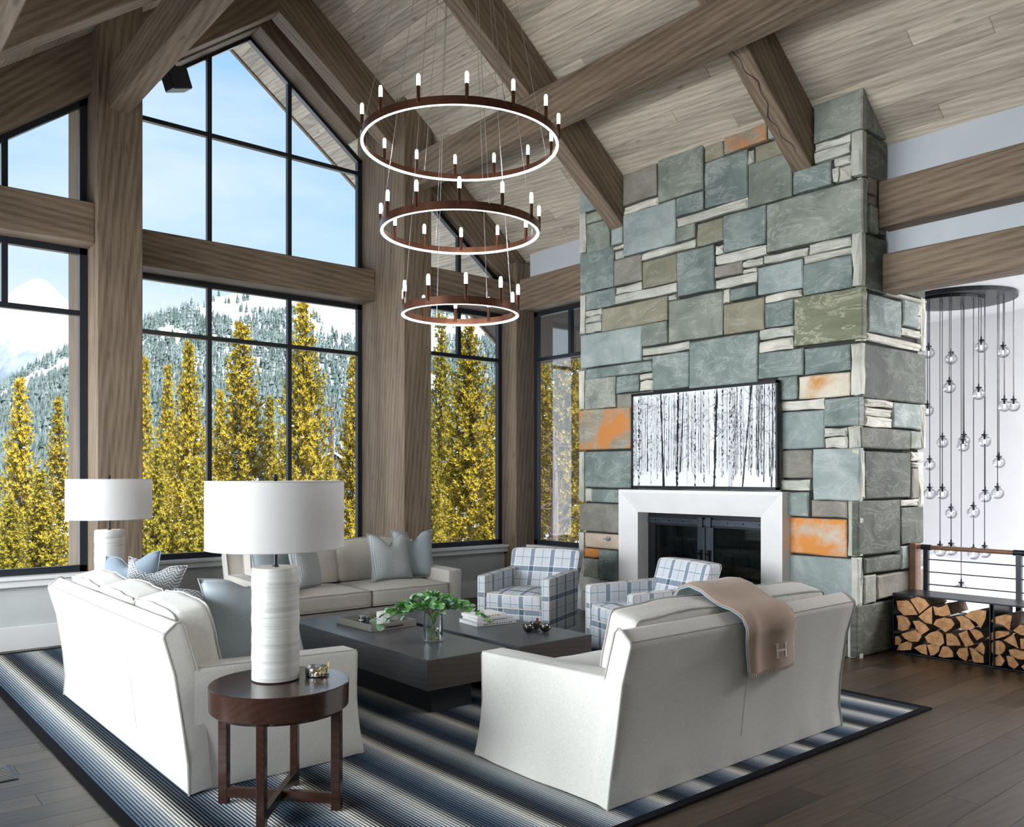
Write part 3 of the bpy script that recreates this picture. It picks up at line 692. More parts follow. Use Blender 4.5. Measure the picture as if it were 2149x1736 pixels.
SF(Z6B, [('d',1072,1662,682,1188),('w',1072,1112,1192,1450),('w',1114,1361,1190,1265),('w',1114,1361,1270,1350),('w',1114,1361,1355,1452),('b',1363,1621,1226,1466),('w',1622,1662,1255,1665),
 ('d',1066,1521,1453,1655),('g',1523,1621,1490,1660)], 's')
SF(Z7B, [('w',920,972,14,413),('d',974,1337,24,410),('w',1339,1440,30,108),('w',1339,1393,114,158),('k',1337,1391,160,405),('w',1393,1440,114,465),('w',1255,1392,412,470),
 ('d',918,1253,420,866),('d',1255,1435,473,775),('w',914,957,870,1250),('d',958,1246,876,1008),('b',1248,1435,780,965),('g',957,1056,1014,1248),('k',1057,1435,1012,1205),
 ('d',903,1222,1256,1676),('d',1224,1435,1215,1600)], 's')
# surround
sur = thing('fireplace_mantel', 'wide white limestone mantel framing the fireplace opening under the picture', 'fireplace', (7.30, 5.62, 0))
def sur_pt(a, z, x): return (x-7.30, a-5.62, z)
O_ = [(6.68, 0), (6.68, 1.50), (4.56, 1.50), (4.56, 0)]; R_ = [(6.645, 0), (6.645, 1.465), (4.595, 1.465), (4.595, 0)]; I_ = [(6.46, 0), (6.46, 1.245), (4.85, 1.245), (4.85, 0)]
def seg(name, i, j, cut=None):
    m = MB(); vs = []
    for k in (i, j):
        o, r, n_ = O_[k], R_[k], I_[k]
        if cut and k in (0, 3) : pass
        vs += [sur_pt(*o, 7.42), sur_pt(*o, 7.235), sur_pt(*r, 7.235), sur_pt(*n_, 7.315), sur_pt(*n_, 7.52)]
    fs = [(a, a+1, a+6, a+5) for a in range(4)]
    m.add(vs, fs); m.obj(name, M['limestone'], sur, fix=True)
seg('left_jamb', 0, 1); seg('lintel', 1, 2); seg('right_jamb', 2, 3)
# doors and firebox
fd = thing('fireplace_doors', 'black iron and glass fireplace doors with riveted rail and twin pull handles', 'fireplace doors', (7.50, 5.655, 0))
m = MB(); m.box(0, .03, -.815, .815, 1.10, 1.20); m.box(-.004, .03, .70, .815, 0, 1.235).box(-.004, .03, -.815, -.74, 0, 1.235).box(-.002, .03, -.815, .815, 1.195, 1.25).obj('frame', M['steel'], fd)
m = MB().box(-.02, 0, -.80, .80, 1.12, 1.19); m.obj('rail', M['iron'], fd, bevel=.003)
for s, yy in ((1, .055), (-1, -.055)):
    dd = MB().box(-.01, .02, yy-.05, yy+.05, .05, 1.12).obj('door_stile', M['iron'], fd, bevel=.003)
    MB().box(-.05, -.03, yy-.016, yy+.016, .45, .86).box(-.05, -.01, yy-.014, yy+.014, .80, .83).box(-.05, -.01, yy-.014, yy+.014, .48, .51).obj('handle', M['steel'], dd, bevel=.003)
    MB().box(-.035, -.02, yy-.035, yy+.035, 1.10, 1.21).obj('hinge_plate', M['iron'], fd, bevel=.004)
    MB().box(.005, .010, min(s*.10, s*.74), max(s*.10, s*.74), .02, 1.11).obj('door_glass', M['fireglass'], fd)
for k in range(8):
    yy = -.68+k*.195
    if abs(yy) > .1: MB().lathe([(.0, -.004), (.006, -.002), (.008, 0)], 8, cap0=False).obj('rivet', M['silver'], fd, loc=(-.02, yy, 1.155), rot=(0, PI/2*0-PI/2, 0))
fb = thing('firebox', 'dark sooty brick firebox behind the glass fireplace doors', 'firebox', (7.8, 5.655, 0))
MB().box(-.26, .34, -.85, -.815, 0, 1.29).obj('side_wall', M['firebrick'], fb); MB().box(-.26, .34, .815, .85, 0, 1.29).obj('side_wall', M['firebrick'], fb)
MB().box(-.26, .34, -.85, .85, 1.26, 1.295).obj('smoke_shelf', M['firebrick'], fb); MB().box(-.26, .34, -.85, .85, 0, .06).obj('hearth', M['firebrick'], fb)
bk = MB().box(0, .02, .004, .206, .003, .062).mesh('fire_brick', M['firebrick'], bevel=.003)
for r in range(18):
    for c in range(-4, 5):
        yy = c*.21+(.105 if r % 2 else 0)-.105
        if -.82 < yy and yy+.2 < .83: link('fire_brick', bk, fb, (.32, yy, .06+r*.066))
def log_mesh(outline, L, seed=0, axis_pts=None):
    r = random.Random(seed); n = len(outline); vs = []
    for k, x in enumerate((0, .006, L*.5, L)):
        sc = (.985, 1, 1.0+r.uniform(-.06, .04), .93)[k]
        for p in outline: vs.append((x, p[0]*sc+r.uniform(-.003, .003)*(k > 1), p[1]*sc+r.uniform(-.003, .003)*(k > 1)))
    m = MB(); m.add(vs, [(j*n+i, j*n+(i+1) % n, (j+1)*n+(i+1) % n, (j+1)*n+i) for j in range(3) for i in range(n)], 1)
    m.f += [tuple(reversed(range(n))), tuple(range(3*n, 4*n))]; m.m += [0, 0]
    return m.mesh('log', [M['logend'], M['logbark']], fix=True)
def wedge(r, a0, a1, n=6): return [(0, 0)]+[(r*math.cos(a0+(a1-a0)*i/n), r*math.sin(a0+(a1-a0)*i/n)) for i in range(n+1)]
for i, (yy, zz, rz, ry, lab) in enumerate([(5.55, .58, -1.2, .12, 'split log lying slanted on top of the fire, behind the door handles'), (5.2, .24, -1.4, 0, 'split log at the right of the fire bed behind the glass'), (5.75, .26, -1.7, 0, 'split log low on the left of the fire bed behind the glass'), (5.3, .42, -1.75, .05, 'second split log of the fire, leaning at the right behind the glass')]):
    o = link('split_log', log_mesh(wedge(.12, -.3, 1.9), .5, i), None, (7.85, yy+.22, zz), (0, ry, rz)); tag(o, lab, 'log', 'logs in the fireplace')
MB().box(-.13, .2, -.5, .5, .06, .08).box(-.12, -.10, -.5, -.46, .0, .35).box(-.12, -.10, .46, .5, .0, .35).obj('fire_grate', M['steel'], fb)
gv = thing('gas_valve_key', 'small chrome gas valve key plugged into a pink stone left of the fireplace', 'valve key', on(1276, 1131, x=7.345))
MB().lathe([(.028, 0), (.028, .006), (.012, .008)], 16).obj('escutcheon', M['silver'], gv, rot=(0, -PI/2, 0))
MB().tube([(-.005, 0, 0), (-.05, 0, 0)], .005).tube([(-.05, -.03, 0), (-.05, .03, 0)], .006).obj('key', M['silver'], gv, loc=(0, 0, 0))
# ================================================================== FURNITURE
ZR = .013                                          # top of rug
rug = MB().rbox(2.44, 3.12, .0055, .005, n=2).obj('rug', M['rug'], loc=(3.665, 5.855, .0062))
tag(rug, 'large rug of fine blue, black and cream stripes bound in black, under the seating group', 'rug')
bd = MB()
for (x0, x1, y0, y1) in ((-2.49, -2.44, -3.17, 3.17), (2.44, 2.49, -3.17, 3.17), (-2.44, 2.44, -3.17, -3.12), (-2.44, 2.44, 3.12, 3.17)): bd.box(x0, x1, y0, y1, -.006, .0075)
bd.obj('binding', M['rugb'], rug)
def piping(m, hx, hz, y, r=.006, c=.03, fn=None, n=6):
    P = []
    for (sx, sz, a0) in ((1, 1, 0), (-1, 1, 90), (-1, -1, 180), (1, -1, 270)):
        for k in range(4):
            a = (a0+k*30)*D2R; P.append(Vector((sx*(hx-c)+c*math.cos(a), y, sz*(hz-c)+c*math.sin(a))))
    Q = []
    for i in range(len(P)):      # subdivide long sides
        p, q = P[i], P[(i+1) % len(P)]; k = 6 if (q-p).length > .12 else 1
        for j in range(k): Q.append(p+(q-p)*j/k)
    if fn: Q = [fn(p) for p in Q]
    m.tube(Q, r, 5, closed=True)
def cushion(name, parent, hx, hy, hz, loc, rot=(0, 0, 0), mat='sofa', puff=.035, crown=.02, seed=0):
    """back cushion style: width x, thickness y, height z"""
    r_ = random.Random(seed); ph = [r_.uniform(0, 6) for _ in range(4)]
    def fn(v):
        x, y, z = v; u, w = x/hx, z/hz
        k = max(0, (1-u*u))*max(0, (1-w*w))
        y2 = y + (puff*k*(1 if y > 0 else -1))*min(1, abs(y)/hy)
        z2 = z + (crown*(1-u*u)*(w if w > 0 else 0)) + .003*math.sin(5*u+ph[0])*max(0, w)
        x2 = x + .012*(1-w*w)*u
        y2 += .005*math.sin(9*u+ph[1])*math.sin(6*w+ph[2])
        return Vector((x2, y2, z2))
    o = MB().rbox(hx, hy, hz, .04, fn, 8).obj(name, M[mat], parent, True, loc=loc, rot=rot)
    m = MB()
    for s in (-1, 1): piping(m, hx-.006, hz-.006, s*(hy-.010), fn=fn)
    m.obj('piping', M['pipe'], o, True)
    return o
def seat_cushion(name, parent, hx, hy, hz, loc, mat='sofa', seed=0):
    r_ = random.Random(seed+50); p0 = r_.uniform(0, 6)
    def fn(v):
        x, y, z = v; u, w = x/hx, y/hy
        k = max(0, 1-u*u)*max(0, 1-w*w)
        return Vector((x, y+.012*(1-u*u)*w, z+(.038*k+.003*math.sin(8*u+p0))*(1 if z > 0 else -.15)))
    o = MB().rbox(hx, hy, hz, .035, fn, 8).obj(name, M[mat], parent, True, loc=loc)
    m = MB()
    for s in (-1, 1):
        # piping loops in xy plane
        mm = MB(); piping(mm, hx-.006, hy-.006, 0); R = Matrix.Rotation(-PI/2, 3, 'X')
        vs = []
        for v in mm.v:
            w = R @ Vector(v); w.z += s*(hz-.009); vs.append(fn(w))
        m.add(vs, mm.f)
    m.obj('piping', M['pipe'], o, True)
    return o
def sofa(name, label, L, loc, rz, nb, ns, mat='sofa', D=1.06, grp=None):
    """local: front = -y, back = +y. y from -D/2 to D/2"""
    t = thing(name, label, 'sofa', loc, rz, grp); h = L/2; yb = D/2
    aw = .17
    # raked back (solid prism with rounded edges), outer profile (y,z)
    prof = [(yb, .0), (yb-.018, .15), (yb+.012, .32), (yb+.055, .60), (yb+.125, .80), (yb+.118, .83), (yb+.045, .885), (yb+.015, .885), (yb-.02, .80), (yb-.085, .62), (yb-.11, .35), (yb-.12, .05)]
    prof = [(yb+.005, .0), (yb+.0, .15), (yb+.02, .34), (yb+.062, .62), (yb+.118, .81), (yb+.112, .832), (yb+.055, .880), (yb+.035, .886), (yb+.018, .872), (yb-.055, .62), (yb-.10, .35), (yb-.12, .02)]
    N = 14; m = MB(); vs = []; fs = []; n = len(prof)
    for i in range(N+1):
        u = -1+2*i/N; e = 1.0
        for k, (y, z) in enumerate(prof):
            flare = .045*max(0, 1-z/.30)**1.5
            x = u*(h+(flare if abs(u) == 1 else 0))
            sag = .006*math.sin(u*3*PI)*(1 if .1 < z < .8 else 0)
            vs.append((x, y+sag, z))
    for i in range(N):
        for k in range(n): l = (k+1) % n; fs.append((i*n+k, i*n+l, (i+1)*n+l, (i+1)*n+k))
    fs += [tuple(reversed(range(n))), tuple(range(N*n, (N+1)*n))]
    m.add(vs, fs); m.obj('back', M[mat], t, True, bevel=.012, fix=True)
    pp = MB()
    for s in (-1, 1):
        pp.tube([(s*(h+.045*max(0, 1-z/.30)**1.5-.004), y, z+.006 if z > .8 else z) for y, z in prof[:8]], .006, 5)
        pp.tube([(s*(h-.004), y-.003, z+.004) for y, z in ((yb+.035, .886), (yb+.015, .868), (yb-.055, .62))], .006, 5)
    pp.tube([(-h+.02, yb+.114, .834), (0, yb+.116, .831), (h-.02, yb+.114, .834)], .0028, 4)
    pp.obj('piping', M['pipe'], t, True)
    # vertical back seam
    for s in ((-.17, .17) if nb == 3 else (.0,)):
        MB().tube([(s*L, prof[i][0]+.0015, prof[i][1]) for i in (1, 2, 3, 4)], .0010, 4).obj('seam', M[mat], t)
    # arms with skirt flare
    for s in (-1, 1):
        prof_n = 8; vs = []; fs = []
        ys = [-yb, -yb+.02, -yb+.15, -yb+.5, yb-.3, yb-.02]; 
        zs = [.0, .06, .14, .24, .34, .46, .59, .615]
        m = MB()
        ny, nz = len(ys), len(zs)
        def P(iy, iz, side):
            y, z = ys[iy], zs[iz]; fl = .034*max(0, 1-z/.33)**1.6
            top = .028*((y+yb)/D)*(z/.615) if z > .4 else 0
            yy = y-(fl*.9 if iy == 0 else 0)
            x = (h+fl-.012*math.sin(iy*1.7)*max(0, 1-z/.3)) if side else h-aw
            return (s*x, yy, z+top)
        base = {}
        def vid(iy, iz, side):
            k = (iy, iz, side)
            if k not in base: base[k] = len(vs); vs.append(P(*k))
            return base[k]
        for side in (0, 1):
            for a in range(ny-1):
                for b in range(nz-1): fs.append((vid(a, b, side), vid(a+1, b, side), vid(a+1, b+1, side), vid(a, b+1, side)))
        for b in range(nz-1):
            fs.append((vid(0, b, 0), vid(0, b, 1), vid(0, b+1, 1), vid(0, b+1, 0))); fs.append((vid(ny-1, b, 0), vid(ny-1, b, 1), vid(ny-1, b+1, 1), vid(ny-1, b+1, 0)))
        for a in range(ny-1):
            fs.append((vid(a, 0, 0), vid(a+1, 0, 0), vid(a+1, 0, 1), vid(a, 0, 1))); fs.append((vid(a, nz-1, 0), vid(a+1, nz-1, 0), vid(a+1, nz-1, 1), vid(a, nz-1, 1)))
        m.add(vs, fs); ao = m.obj('arm', M[mat], t, True, bevel=.018, fix=True)
        q = MB().tube([(s*(h-.002), -yb+.012, .30), (s*(h-.002), -yb+.006, .60)], .004, 5).tube([(s*(h-.006), -yb+.01, .612), (s*(h-.006), yb-.06, .640)], .0045, 5)
        q.tube([(s*(h-aw+.006), -yb+.01, .612), (s*(h-aw+.006), -yb+.008, .34)], .0045, 5)
        q.obj('piping', M['pipe'], ao, True)
    # base rail + skirt
    sk = MB().box(-h+aw-.02, h-aw+.02, -yb+.03, yb-.1, .03, .30)
    sk.obj('base', M[mat], t, bevel=.01)
    vs = []; n = 26
    for i in range(n+1):
        u = i/n; x = (-h+.02)+(L-.04)*u; w = .004*math.sin(u*40)+.006*math.sin(u*9)
        vs += [(x, -yb-.035-w, .0), (x, -yb-.005-w*.4, .16), (x, -yb+.02, .30)]
    m = MB().add(vs, [(3*i+k, 3*i+3+k, 3*i+4+k, 3*i+1+k) for i in range(n) for k in range(2)])
    m.obj('skirt', M[mat], t, True)
    # kick pleats at the back corners
    for s in (-1, 1):
        MB().add([(s*(h+.02), yb-.035, 0), (s*(h+.012), yb-.012, 0), (s*(h-.01), yb-.02, .27), (s*(h-.012), yb-.05, .27)], [(0, 1, 2, 3)]).obj('kick_pleat', M['pipe'], t)
    wi = L-2*aw
    for i in range(ns):
        w = wi/ns; seat_cushion('seat_cushion', t, w/2-.004, (D-.14)/2, .085, (-wi/2+w*(i+.5), -.085, .40), mat, i)
    for i in range(nb):
        w = wi/nb
        cushion('back_cushion', t, w/2-.004, .10, .225, (-wi/2+w*(i+.5), yb-.135, .705), (-.22, 0, 0), mat, .03, .025, i+nb)
    return t
sofaA = sofa('sofa', 'three-cushion cream sofa at left, its back to the window side, beside the round table', 2.57, (2.045, 5.715, ZR), PI/2, 3, 3, 'sofa', 1.0)
sofaB = sofa('sofa', 'cream sofa with its back to the viewer and a tan throw over it', 2.15, (4.15, 3.405, ZR), PI, 2, 2, 'sofa', 1.05)
sofaC = sofa('sofa', 'oat-coloured sofa against the tall windows facing the coffee tables', 2.26, (4.47, 7.98, ZR), 0, 2, 2, 'sofa2', .96)
# ------------------------------------------------------------------ throw pillows
def pillow(name, label, mat, w, h, t, loc, rot, chop=.06, grp=None, seed=0):
    r_ = random.Random(seed); n = 16; m = MB(); vs = []; fs = []
    tw = r_.uniform(-.02, .02)
    def P(i, j, s):
        u, v = -1+2*i/n, -1+2*j/n
        x = w/2*u*(1-.10*(1-abs(v)**2.2)); z = h/2*v*(1-.08*(1-abs(u)**2.2))
        if v > 0: z -= chop*math.exp(-(u/.33)**2)*v**2
        th = t/2*(max(0, 1-u**4)**.7)*(max(0, 1-v**4)**.7)
        if chop: th *= 1-.35*math.exp(-(u/.3)**2)*max(0, v)
        y = s*th+tw*u*v+.006*math.sin(5*u+seed)*math.cos(4*v+seed)
        return (x, y, z+h/2)
    for s in (-1, 1):
        o = len(vs)
        for i in range(n+1):
            for j in range(n+1): vs.append(P(i, j, s))
        for i in range(n):
            for j in range(n):
                q = (o+i*(n+1)+j, o+(i+1)*(n+1)+j, o+(i+1)*(n+1)+j+1, o+i*(n+1)+j+1); fs.append(q if s < 0 else q[::-1])
    m.add(vs, fs); me = m.mesh(name, M[mat], True)
    bm = bmesh.new(); bm.from_mesh(me); bmesh.ops.remove_doubles(bm, verts=bm.verts, dist=.0008); bm.to_mesh(me); bm.free()
    o = link(name, me, None, loc, rot); tag(o, label, 'pillow', grp)
    edge = []
    for i in range(n+1): edge.append(P(i, 0, 0))
    for j in range(1, n+1): edge.append(P(n, j, 0))
    for i in range(n-1, -1, -1): edge.append(P(i, n, 0))
    for j in range(n-1, 0, -1): edge.append(P(0, j, 0))
    MB().tube(edge, .005, 5, closed=True).obj('welt', M[mat], o, True)
    return o
# on the left sofa (facing +x): pillow plane normal +x => rz = 90deg
pillow('throw_pillow', 'slate blue velvet pillow at the window end of the left sofa', 'bluep', .56, .54, .17, (1.93, 6.86, .53), (.25, .10, PI/2+.55), .09, None, 1)
pillow('throw_pillow', 'herringbone weave pillow leaning on the blue velvet one, left sofa, window end', 'herr', .50, .50, .16, (1.99, 6.70, .52), (.28, -.10, PI/2+.6), .07, None, 2)
pillow('throw_pillow', 'herringbone weave pillow half hidden behind the pale blue one, left sofa, lamp end', 'herr', .50, .48, .15, (1.95, 5.06, .51), (.30, .0, PI-.35), .05, None, 3)
pillow('throw_pillow', 'pale blue linen pillow on the left sofa beside the near lamp', 'lightblue', .58, .57, .18, (2.11, 4.82, .515), (.26, .05, PI-.10), .07, None, 4)
pillow('throw_pillow', 'dotted weave pillow with two pointed ears at the right end of the window sofa', 'dotp', .52, .53, .18, (4.93, 7.84, .515), (-.22, 0, .0), .12, None, 5)
pillow('throw_pillow', 'plain blue-grey pillow behind the dotted one, against the right arm of the window sofa', 'lightblue', .48, .54, .17, (5.27, 7.93, .515), (-.20, 0, -.3), .11, None, 6)
pillow('throw_pillow', 'dotted weave pillow at the left end of the window sofa, behind the near lamp', 'dotp', .48, .48, .17, (3.93, 7.80, .515), (-.25, .08, .55), .06, None, 7)
pillow('throw_pillow', 'plain blue-grey pillow at the left end of the window sofa, partly behind the lamp shade', 'lightblue', .50, .50, .17, (3.66, 7.98, .515), (-.22, 0, .3), .05, None, 8)
# ------------------------------------------------------------------ camel throw over the near sofa
def throw():
    # cross-section path in world (y,z) from the front of the cushion over the top and down the back
    path = [(3.33, .80), (3.28, .905), (3.20, .975), (3.10, 1.003), (3.00, .985), (2.925, .945), (2.86, .915), (2.80, .900), (2.750, .868), (2.737, .81), (2.765, .74), (2.79, .66), (2.807, .58), (2.815, .525)]
    cum = [0]
    for a, b in zip(path, path[1:]): cum.append(cum[-1]+math.hypot(b[0]-a[0], b[1]-a[1]))
    T = cum[-1]
    def at(s):
        s = max(0, min(T, s))
        for i in range(len(cum)-1):
            if s <= cum[i+1]+1e-9:
                k = (s-cum[i])/(cum[i+1]-cum[i]); a, b = path[i], path[i+1]; return a[0]+(b[0]-a[0])*k, a[1]+(b[1]-a[1])*k
        return path[-1]
    def X(s, u):      # skewed: starts left, ends right
        k = s/T
        l = 4.08-.17*math.sin(PI*min(1, k*1.0))**1.3+.02*k; w = .47+.03*math.sin(PI*k)
        return l+w*u
    def S(s, u, off=0):
        y, z = at(s); y2, z2 = at(s+.01); y0, z0 = at(s-.01)
        dy, dz = y2-y0, z2-z0; q = math.hypot(dy, dz) or 1; ny, nz = dz/q, -dy/q   # outward
        if nz < 0 and s < T*.4: pass
        k = s/T
        rip = .007*math.sin(u*9+2*k)*(.3+k)+.010*math.exp(-((u-.12)/.1)**2)*(k)+.012*(1-abs(2*u-1)**6)
        ny, nz = -ny, -nz
        if (s < T*.45 and nz < 0) : ny, nz = -ny, -nz
        if (s >= T*.45 and ny > 0): ny, nz = -ny, -nz
        return Vector((X(s, u), y+ny*(rip+off), z+nz*(rip+off)))
    t = thing('throw_blanket', 'tan wool throw with cream stitched edge and pale letter H on the near sofa', 'blanket', (4.15, 2.8, .9))
    O = Vector((4.15, 2.8, .9))
    nu, ns = 18, 44
    for nm, off, mat, u0, u1, ext in (('top_layer', .014, 'throw', 0, 1, 0), ('under_layer', .004, 'throwb', -.004, .97, -.02)):
        vs = []; fs = []
        for th in (0, .008):
            for i in range(ns+1):
                for j in range(nu+1):
                    s = (T+ext)*i/ns
                    vs.append(S(s, u0+(u1-u0)*j/nu, off+th)-O)
        K = (ns+1)*(nu+1)
        for i in range(ns):
            for j in range(nu):
                a = i*(nu+1)+j; q = (a, a+1, a+nu+2, a+nu+1); fs += [q, tuple(K+v for v in reversed(q))]
        for i in range(ns):
            a = i*(nu+1); fs.append((a, a+nu+1, K+a+nu+1, K+a)); a = i*(nu+1)+nu; fs.append((a, K+a, K+a+nu+1, a+nu+1))
        for j in range(nu):
            fs.append((j, K+j, K+j+1, j+1)); a = ns*(nu+1)+j; fs.append((a, a+1, K+a+1, K+a))
        MB().add(vs, fs).obj(nm, M[mat], t, True, fix=True)
    st = MB(); e = .0235
    k = .30
    while k < .995:
        s = k*T; st.tube([S(s, 1.0, e)-O, S(s, .96, e)-O], .0016, 4); k += .013
    u = .02
    while u < .99: st.tube([S(T-.001, u, e)-O, S(T-.022, u, e)-O], .0016, 4); u += .03
    st.tube([S(T*k_/60, 1.0, e-.003)-O for k_ in range(18, 61)], .002, 4); st.tube([S(T-.001, k_/30, e-.003)-O for k_ in range(31)], .002, 4)
    st.obj('blanket_stitch', M['stitch'], t)['kind'] = 'stuff'
    # the letter
    hm = MB()
    def patch(u0, u1, s0, s1):
        n = 6; vs = []
        for i in range(n+1):
            for j in range(2): vs.append(S(s0+(s1-s0)*i/n, u0 if j == 0 else u1, .0245)-O)
        hm.add(vs, [(2*i, 2*i+1, 2*i+3, 2*i+2) for i in range(n)])
    s1, s0 = T-.085, T-.185
    patch(.54, .575, s0, s1); patch(.71, .745, s0, s1); patch(.575, .71, (s0+s1)/2-.009, (s0+s1)/2+.009)
    for ss in (s0, s1-.006):
        for uu in (.54, .71): patch(uu-.018, uu+.053, ss, ss+.006)
    hm.obj('letter_h', M['stitch'], t)
throw()
# ------------------------------------------------------------------ plaid armchairs
def armchair(label, loc, rz):
    t = thing('armchair', label, 'armchair', loc, rz, 'plaid armchairs by the fireplace')
    w, d = .40, .42; aw = .085
    MB().lathe([(.25, .0), (.25, .012), (.05, .02), (.05, .06)], 24).obj('swivel_base', M['steel'], t)
    MB().rbox(w-aw, d-.02, .125, .02, n=3).obj('seat_base', M['plaid'], t, True, loc=(0, -.01, .185))
    for s in (-1, 1):
        def fn(v, s=s):
            x, y, z = v; k = (z+.285)/.57
            return Vector((x, y-(.03*(1-k) if y > 0 else 0)*2, z+(.025*(y+d)/(2*d) if z > 0 else 0)))
        a = MB().rbox(aw/2, d-.01, .285, .02, fn, 4).obj('arm', M['plaid'], t, True, loc=(s*(w-aw/2), 0, .335))
        q = MB()
        for e in (-1, 1): q.tube([(e*(aw/2-.004), -d+.014, -.275), (e*(aw/2-.004), -d+.014, .268), (e*(aw/2-.004), -d+.03, .283), (e*(aw/2-.004), d-.03, .307)], .004, 5)
        q.obj('piping', M['stitch'], a, True)
    def fb(v):
        x, y, z = v; k = (z+.30)/.60
        return Vector((x*(1+.10*k), y+.20*k+(.02*(1-(x/w)**2) if y > 0 else -.0), z+.012*(1-(x/w)**2)*(z > .2)))
    b = MB().rbox(w-.03, .075, .30, .035, fb, 6).obj('backrest', M['plaid'], t, True, loc=(0, d-.13, .54))
    q = MB(); piping(q, w-.036, .294, -.062, .004, .035, fb); piping(q, w-.036, .294, .062, .004, .035, fb); q.obj('piping', M['stitch'], b, True)
    sc = seat_cushion('seat_cushion', t, w-aw-.004, d-.085, .075, (0, -.075, .375), 'plaid', 3)
    sc.children[0].data.materials[0] = M['stitch']
    return t
armchair('blue and grey plaid armchair in front of the corner windows, left of the fireplace', (5.88, 6.69, ZR), -math.atan2(.91, .41)+.0)
armchair('blue and grey plaid armchair in front of the fireplace, partly behind the near sofa', (5.98, 5.18, ZR), -PI/2-.26)
# ------------------------------------------------------------------ coffee tables
def coffee(label, x0, x1, y0, y1, zt):
    t = thing('coffee_table', label, 'coffee table', ((x0+x1)/2, (y0+y1)/2, ZR), 0, 'pair of low dark oak coffee tables')
    hx, hy = (x1-x0)/2, (y1-y0)/2; zt -= ZR
    m = MB().box(-hy, hy, -hx, hx, zt-.205, zt); m.obj('tabletop', M['table'], t, bevel=.003, rot=(0, 0, PI/2))
    for s in (-1, 1):
        MB().box(-hx+.002, hx-.002, s*hy-.0015, s*hy+.0015, zt-.203, zt-.003).obj('end_veneer', M['tableend'], t)
    MB().box(-hx+.17, hx-.17, -hy+.2, hy-.2, 0, zt-.205).obj('plinth', M['tplinth'], t)
    return t
coffee('long dark oak coffee table with the vase and tray on it', 3.20, 3.885, 4.66, 6.70, .43)
coffee('long dark oak coffee table nearer the fireplace, with books and a trio of bowls', 3.965, 4.70, 4.62, 6.70, .43)
ZT = .431
# ------------------------------------------------------------------ round side tables and lamps
def side_table(label, x, y):
    t = thing('side_table', label, 'side table', (x, y, ZR), 0, 'round dark walnut side tables'); zt = .633-ZR
    MB().lathe([(.315, zt-.135), (.335, zt-.118), (.338, zt-.004), (.334, zt)], 64, mi=0).obj('tabletop', M['walnut'], t, True, fix=True)
    for k, (dx, dy) in enumerate(((-.205, .235), (.205, -.235), (.20, .24), (-.19, -.22))):
        a = math.atan2(dy, dx); R = .295
        MB().box(-.024, .024, -.02, .02, 0, zt-.13).obj('leg', M['walnut'], t, bevel=.003, loc=(R*math.cos(a), R*math.sin(a), 0), rot=(0, 0, a))
    for a, z in ((PI*.275, .055), (-PI*.27, .052)):
        MB().box(-.28, .28, -.016, .016, 0, .05).obj('cross_stretcher', M['walnut'], t, bevel=.002, loc=(0, 0, z-.02), rot=(0, 0, a))
    return t
side_table('round dark walnut side table with crossed stretchers in the foreground', 1.84, 3.97)
side_table('round dark walnut side table in the far corner, behind the left sofa', 2.06, 7.76)
def table_lamp(label, x, y, wm):
    z0 = .634
    t = thing('table_lamp', label, 'lamp', (x, y, z0), 0, 'drum-shade lamps with banded cylinder bases')
    n = 20; pr = [(.104, 0)]+[(.1165+.0012*math.sin(i*1.9)+.0008*math.sin(i*5.3), .006+.548*i/n) for i in range(n+1)]+[(.112, .562), (.0, .562)]
    MB().lathe(pr[:-1], 48).obj('base', M['ceramic'], t, True)
    MB().lathe([(.016, .562), (.016, .57), (.009, .572), (.009, .70)], 12).obj('neck', M['steel'], t, True)
    MB().lathe([(.337, .656), (.338, .80), (.337, .992), (.333, .992), (.333, .656)], 72, cap0=False, cap1=False).obj('lamp_shade', M['shade'], t, True)
    q = MB()
    for z in (.658, .990): q.tube([(.3365*math.cos(a*PI/36), .3365*math.sin(a*PI/36), z) for a in range(72)], .004, 5, closed=True)
    q.obj('shade_trim', M['shade'], t, True)
    q = MB().lathe([(.009, .70), (.009, 1.0), (.012, 1.004), (.012, 1.02), (.0, 1.03)], 10)
    for k in range(3): q.tube([(0, 0, .985), (.333*math.cos(k*2.094+.4), .333*math.sin(k*2.094+.4), .985)], .003, 5)
    q.obj('spider', M['steel'], t, True)
    MB().lathe([(.0, .74), (.03, .76), (.036, .80), (.02, .85), (.014, .87)], 14, cap0=False).obj('bulb', M['bulb2'], t, True)
    l = lamp('lamp_light', 'POINT', (x, y, z0+.80), wm, (1, .90, .82), size=.04)
    return t
M['bulb2'] = plain('lamp_bulb', (1, 1, 1), .4, 0, (1, .93, .86), 2)
table_lamp('large drum-shade table lamp on the round table in the foreground', 1.845, 4.03, 3)
table_lamp('glowing drum-shade table lamp beside the thick left post, behind the left sofa', 2.05, 7.76, 26)
# silver ring bowl with gold twigs
tb = thing('twig_bowl', 'small hammered silver ring dish wrapped with a gold leafy twig on the round table', 'dish', (2.035, 3.965, .634))
MB().lathe([(.050, 0), (.054, .004), (.056, .045), (.053, .046), (.050, .008)], 28, cap1=False).obj('dish', M['silver'], tb, True)
m = MB(); r_ = random.Random(5)
for k in range(5):
    a0 = -2.6+k*.42; P = [(.060*math.cos(a0+i*.18)+.0, .060*math.sin(a0+i*.18), .012+.012*i+.004*k*(i % 2)) for i in range(4)]; m.tube(P, .0018, 5)
    for i in range(3):
        p = Vector(P[i+1]); d = Vector((math.cos(a0+i*.4), math.sin(a0+i*.4), .9-.4*i)).normalized()*.02; n_ = d.cross(Vector((0, 0, 1))).normalized()*.005
        m.add([p, p+d*.5+n_, p+d, p+d*.5-n_], [(0, 1, 2, 3)])
m.obj('gold_twig', M['gold'], tb)
m = MB()
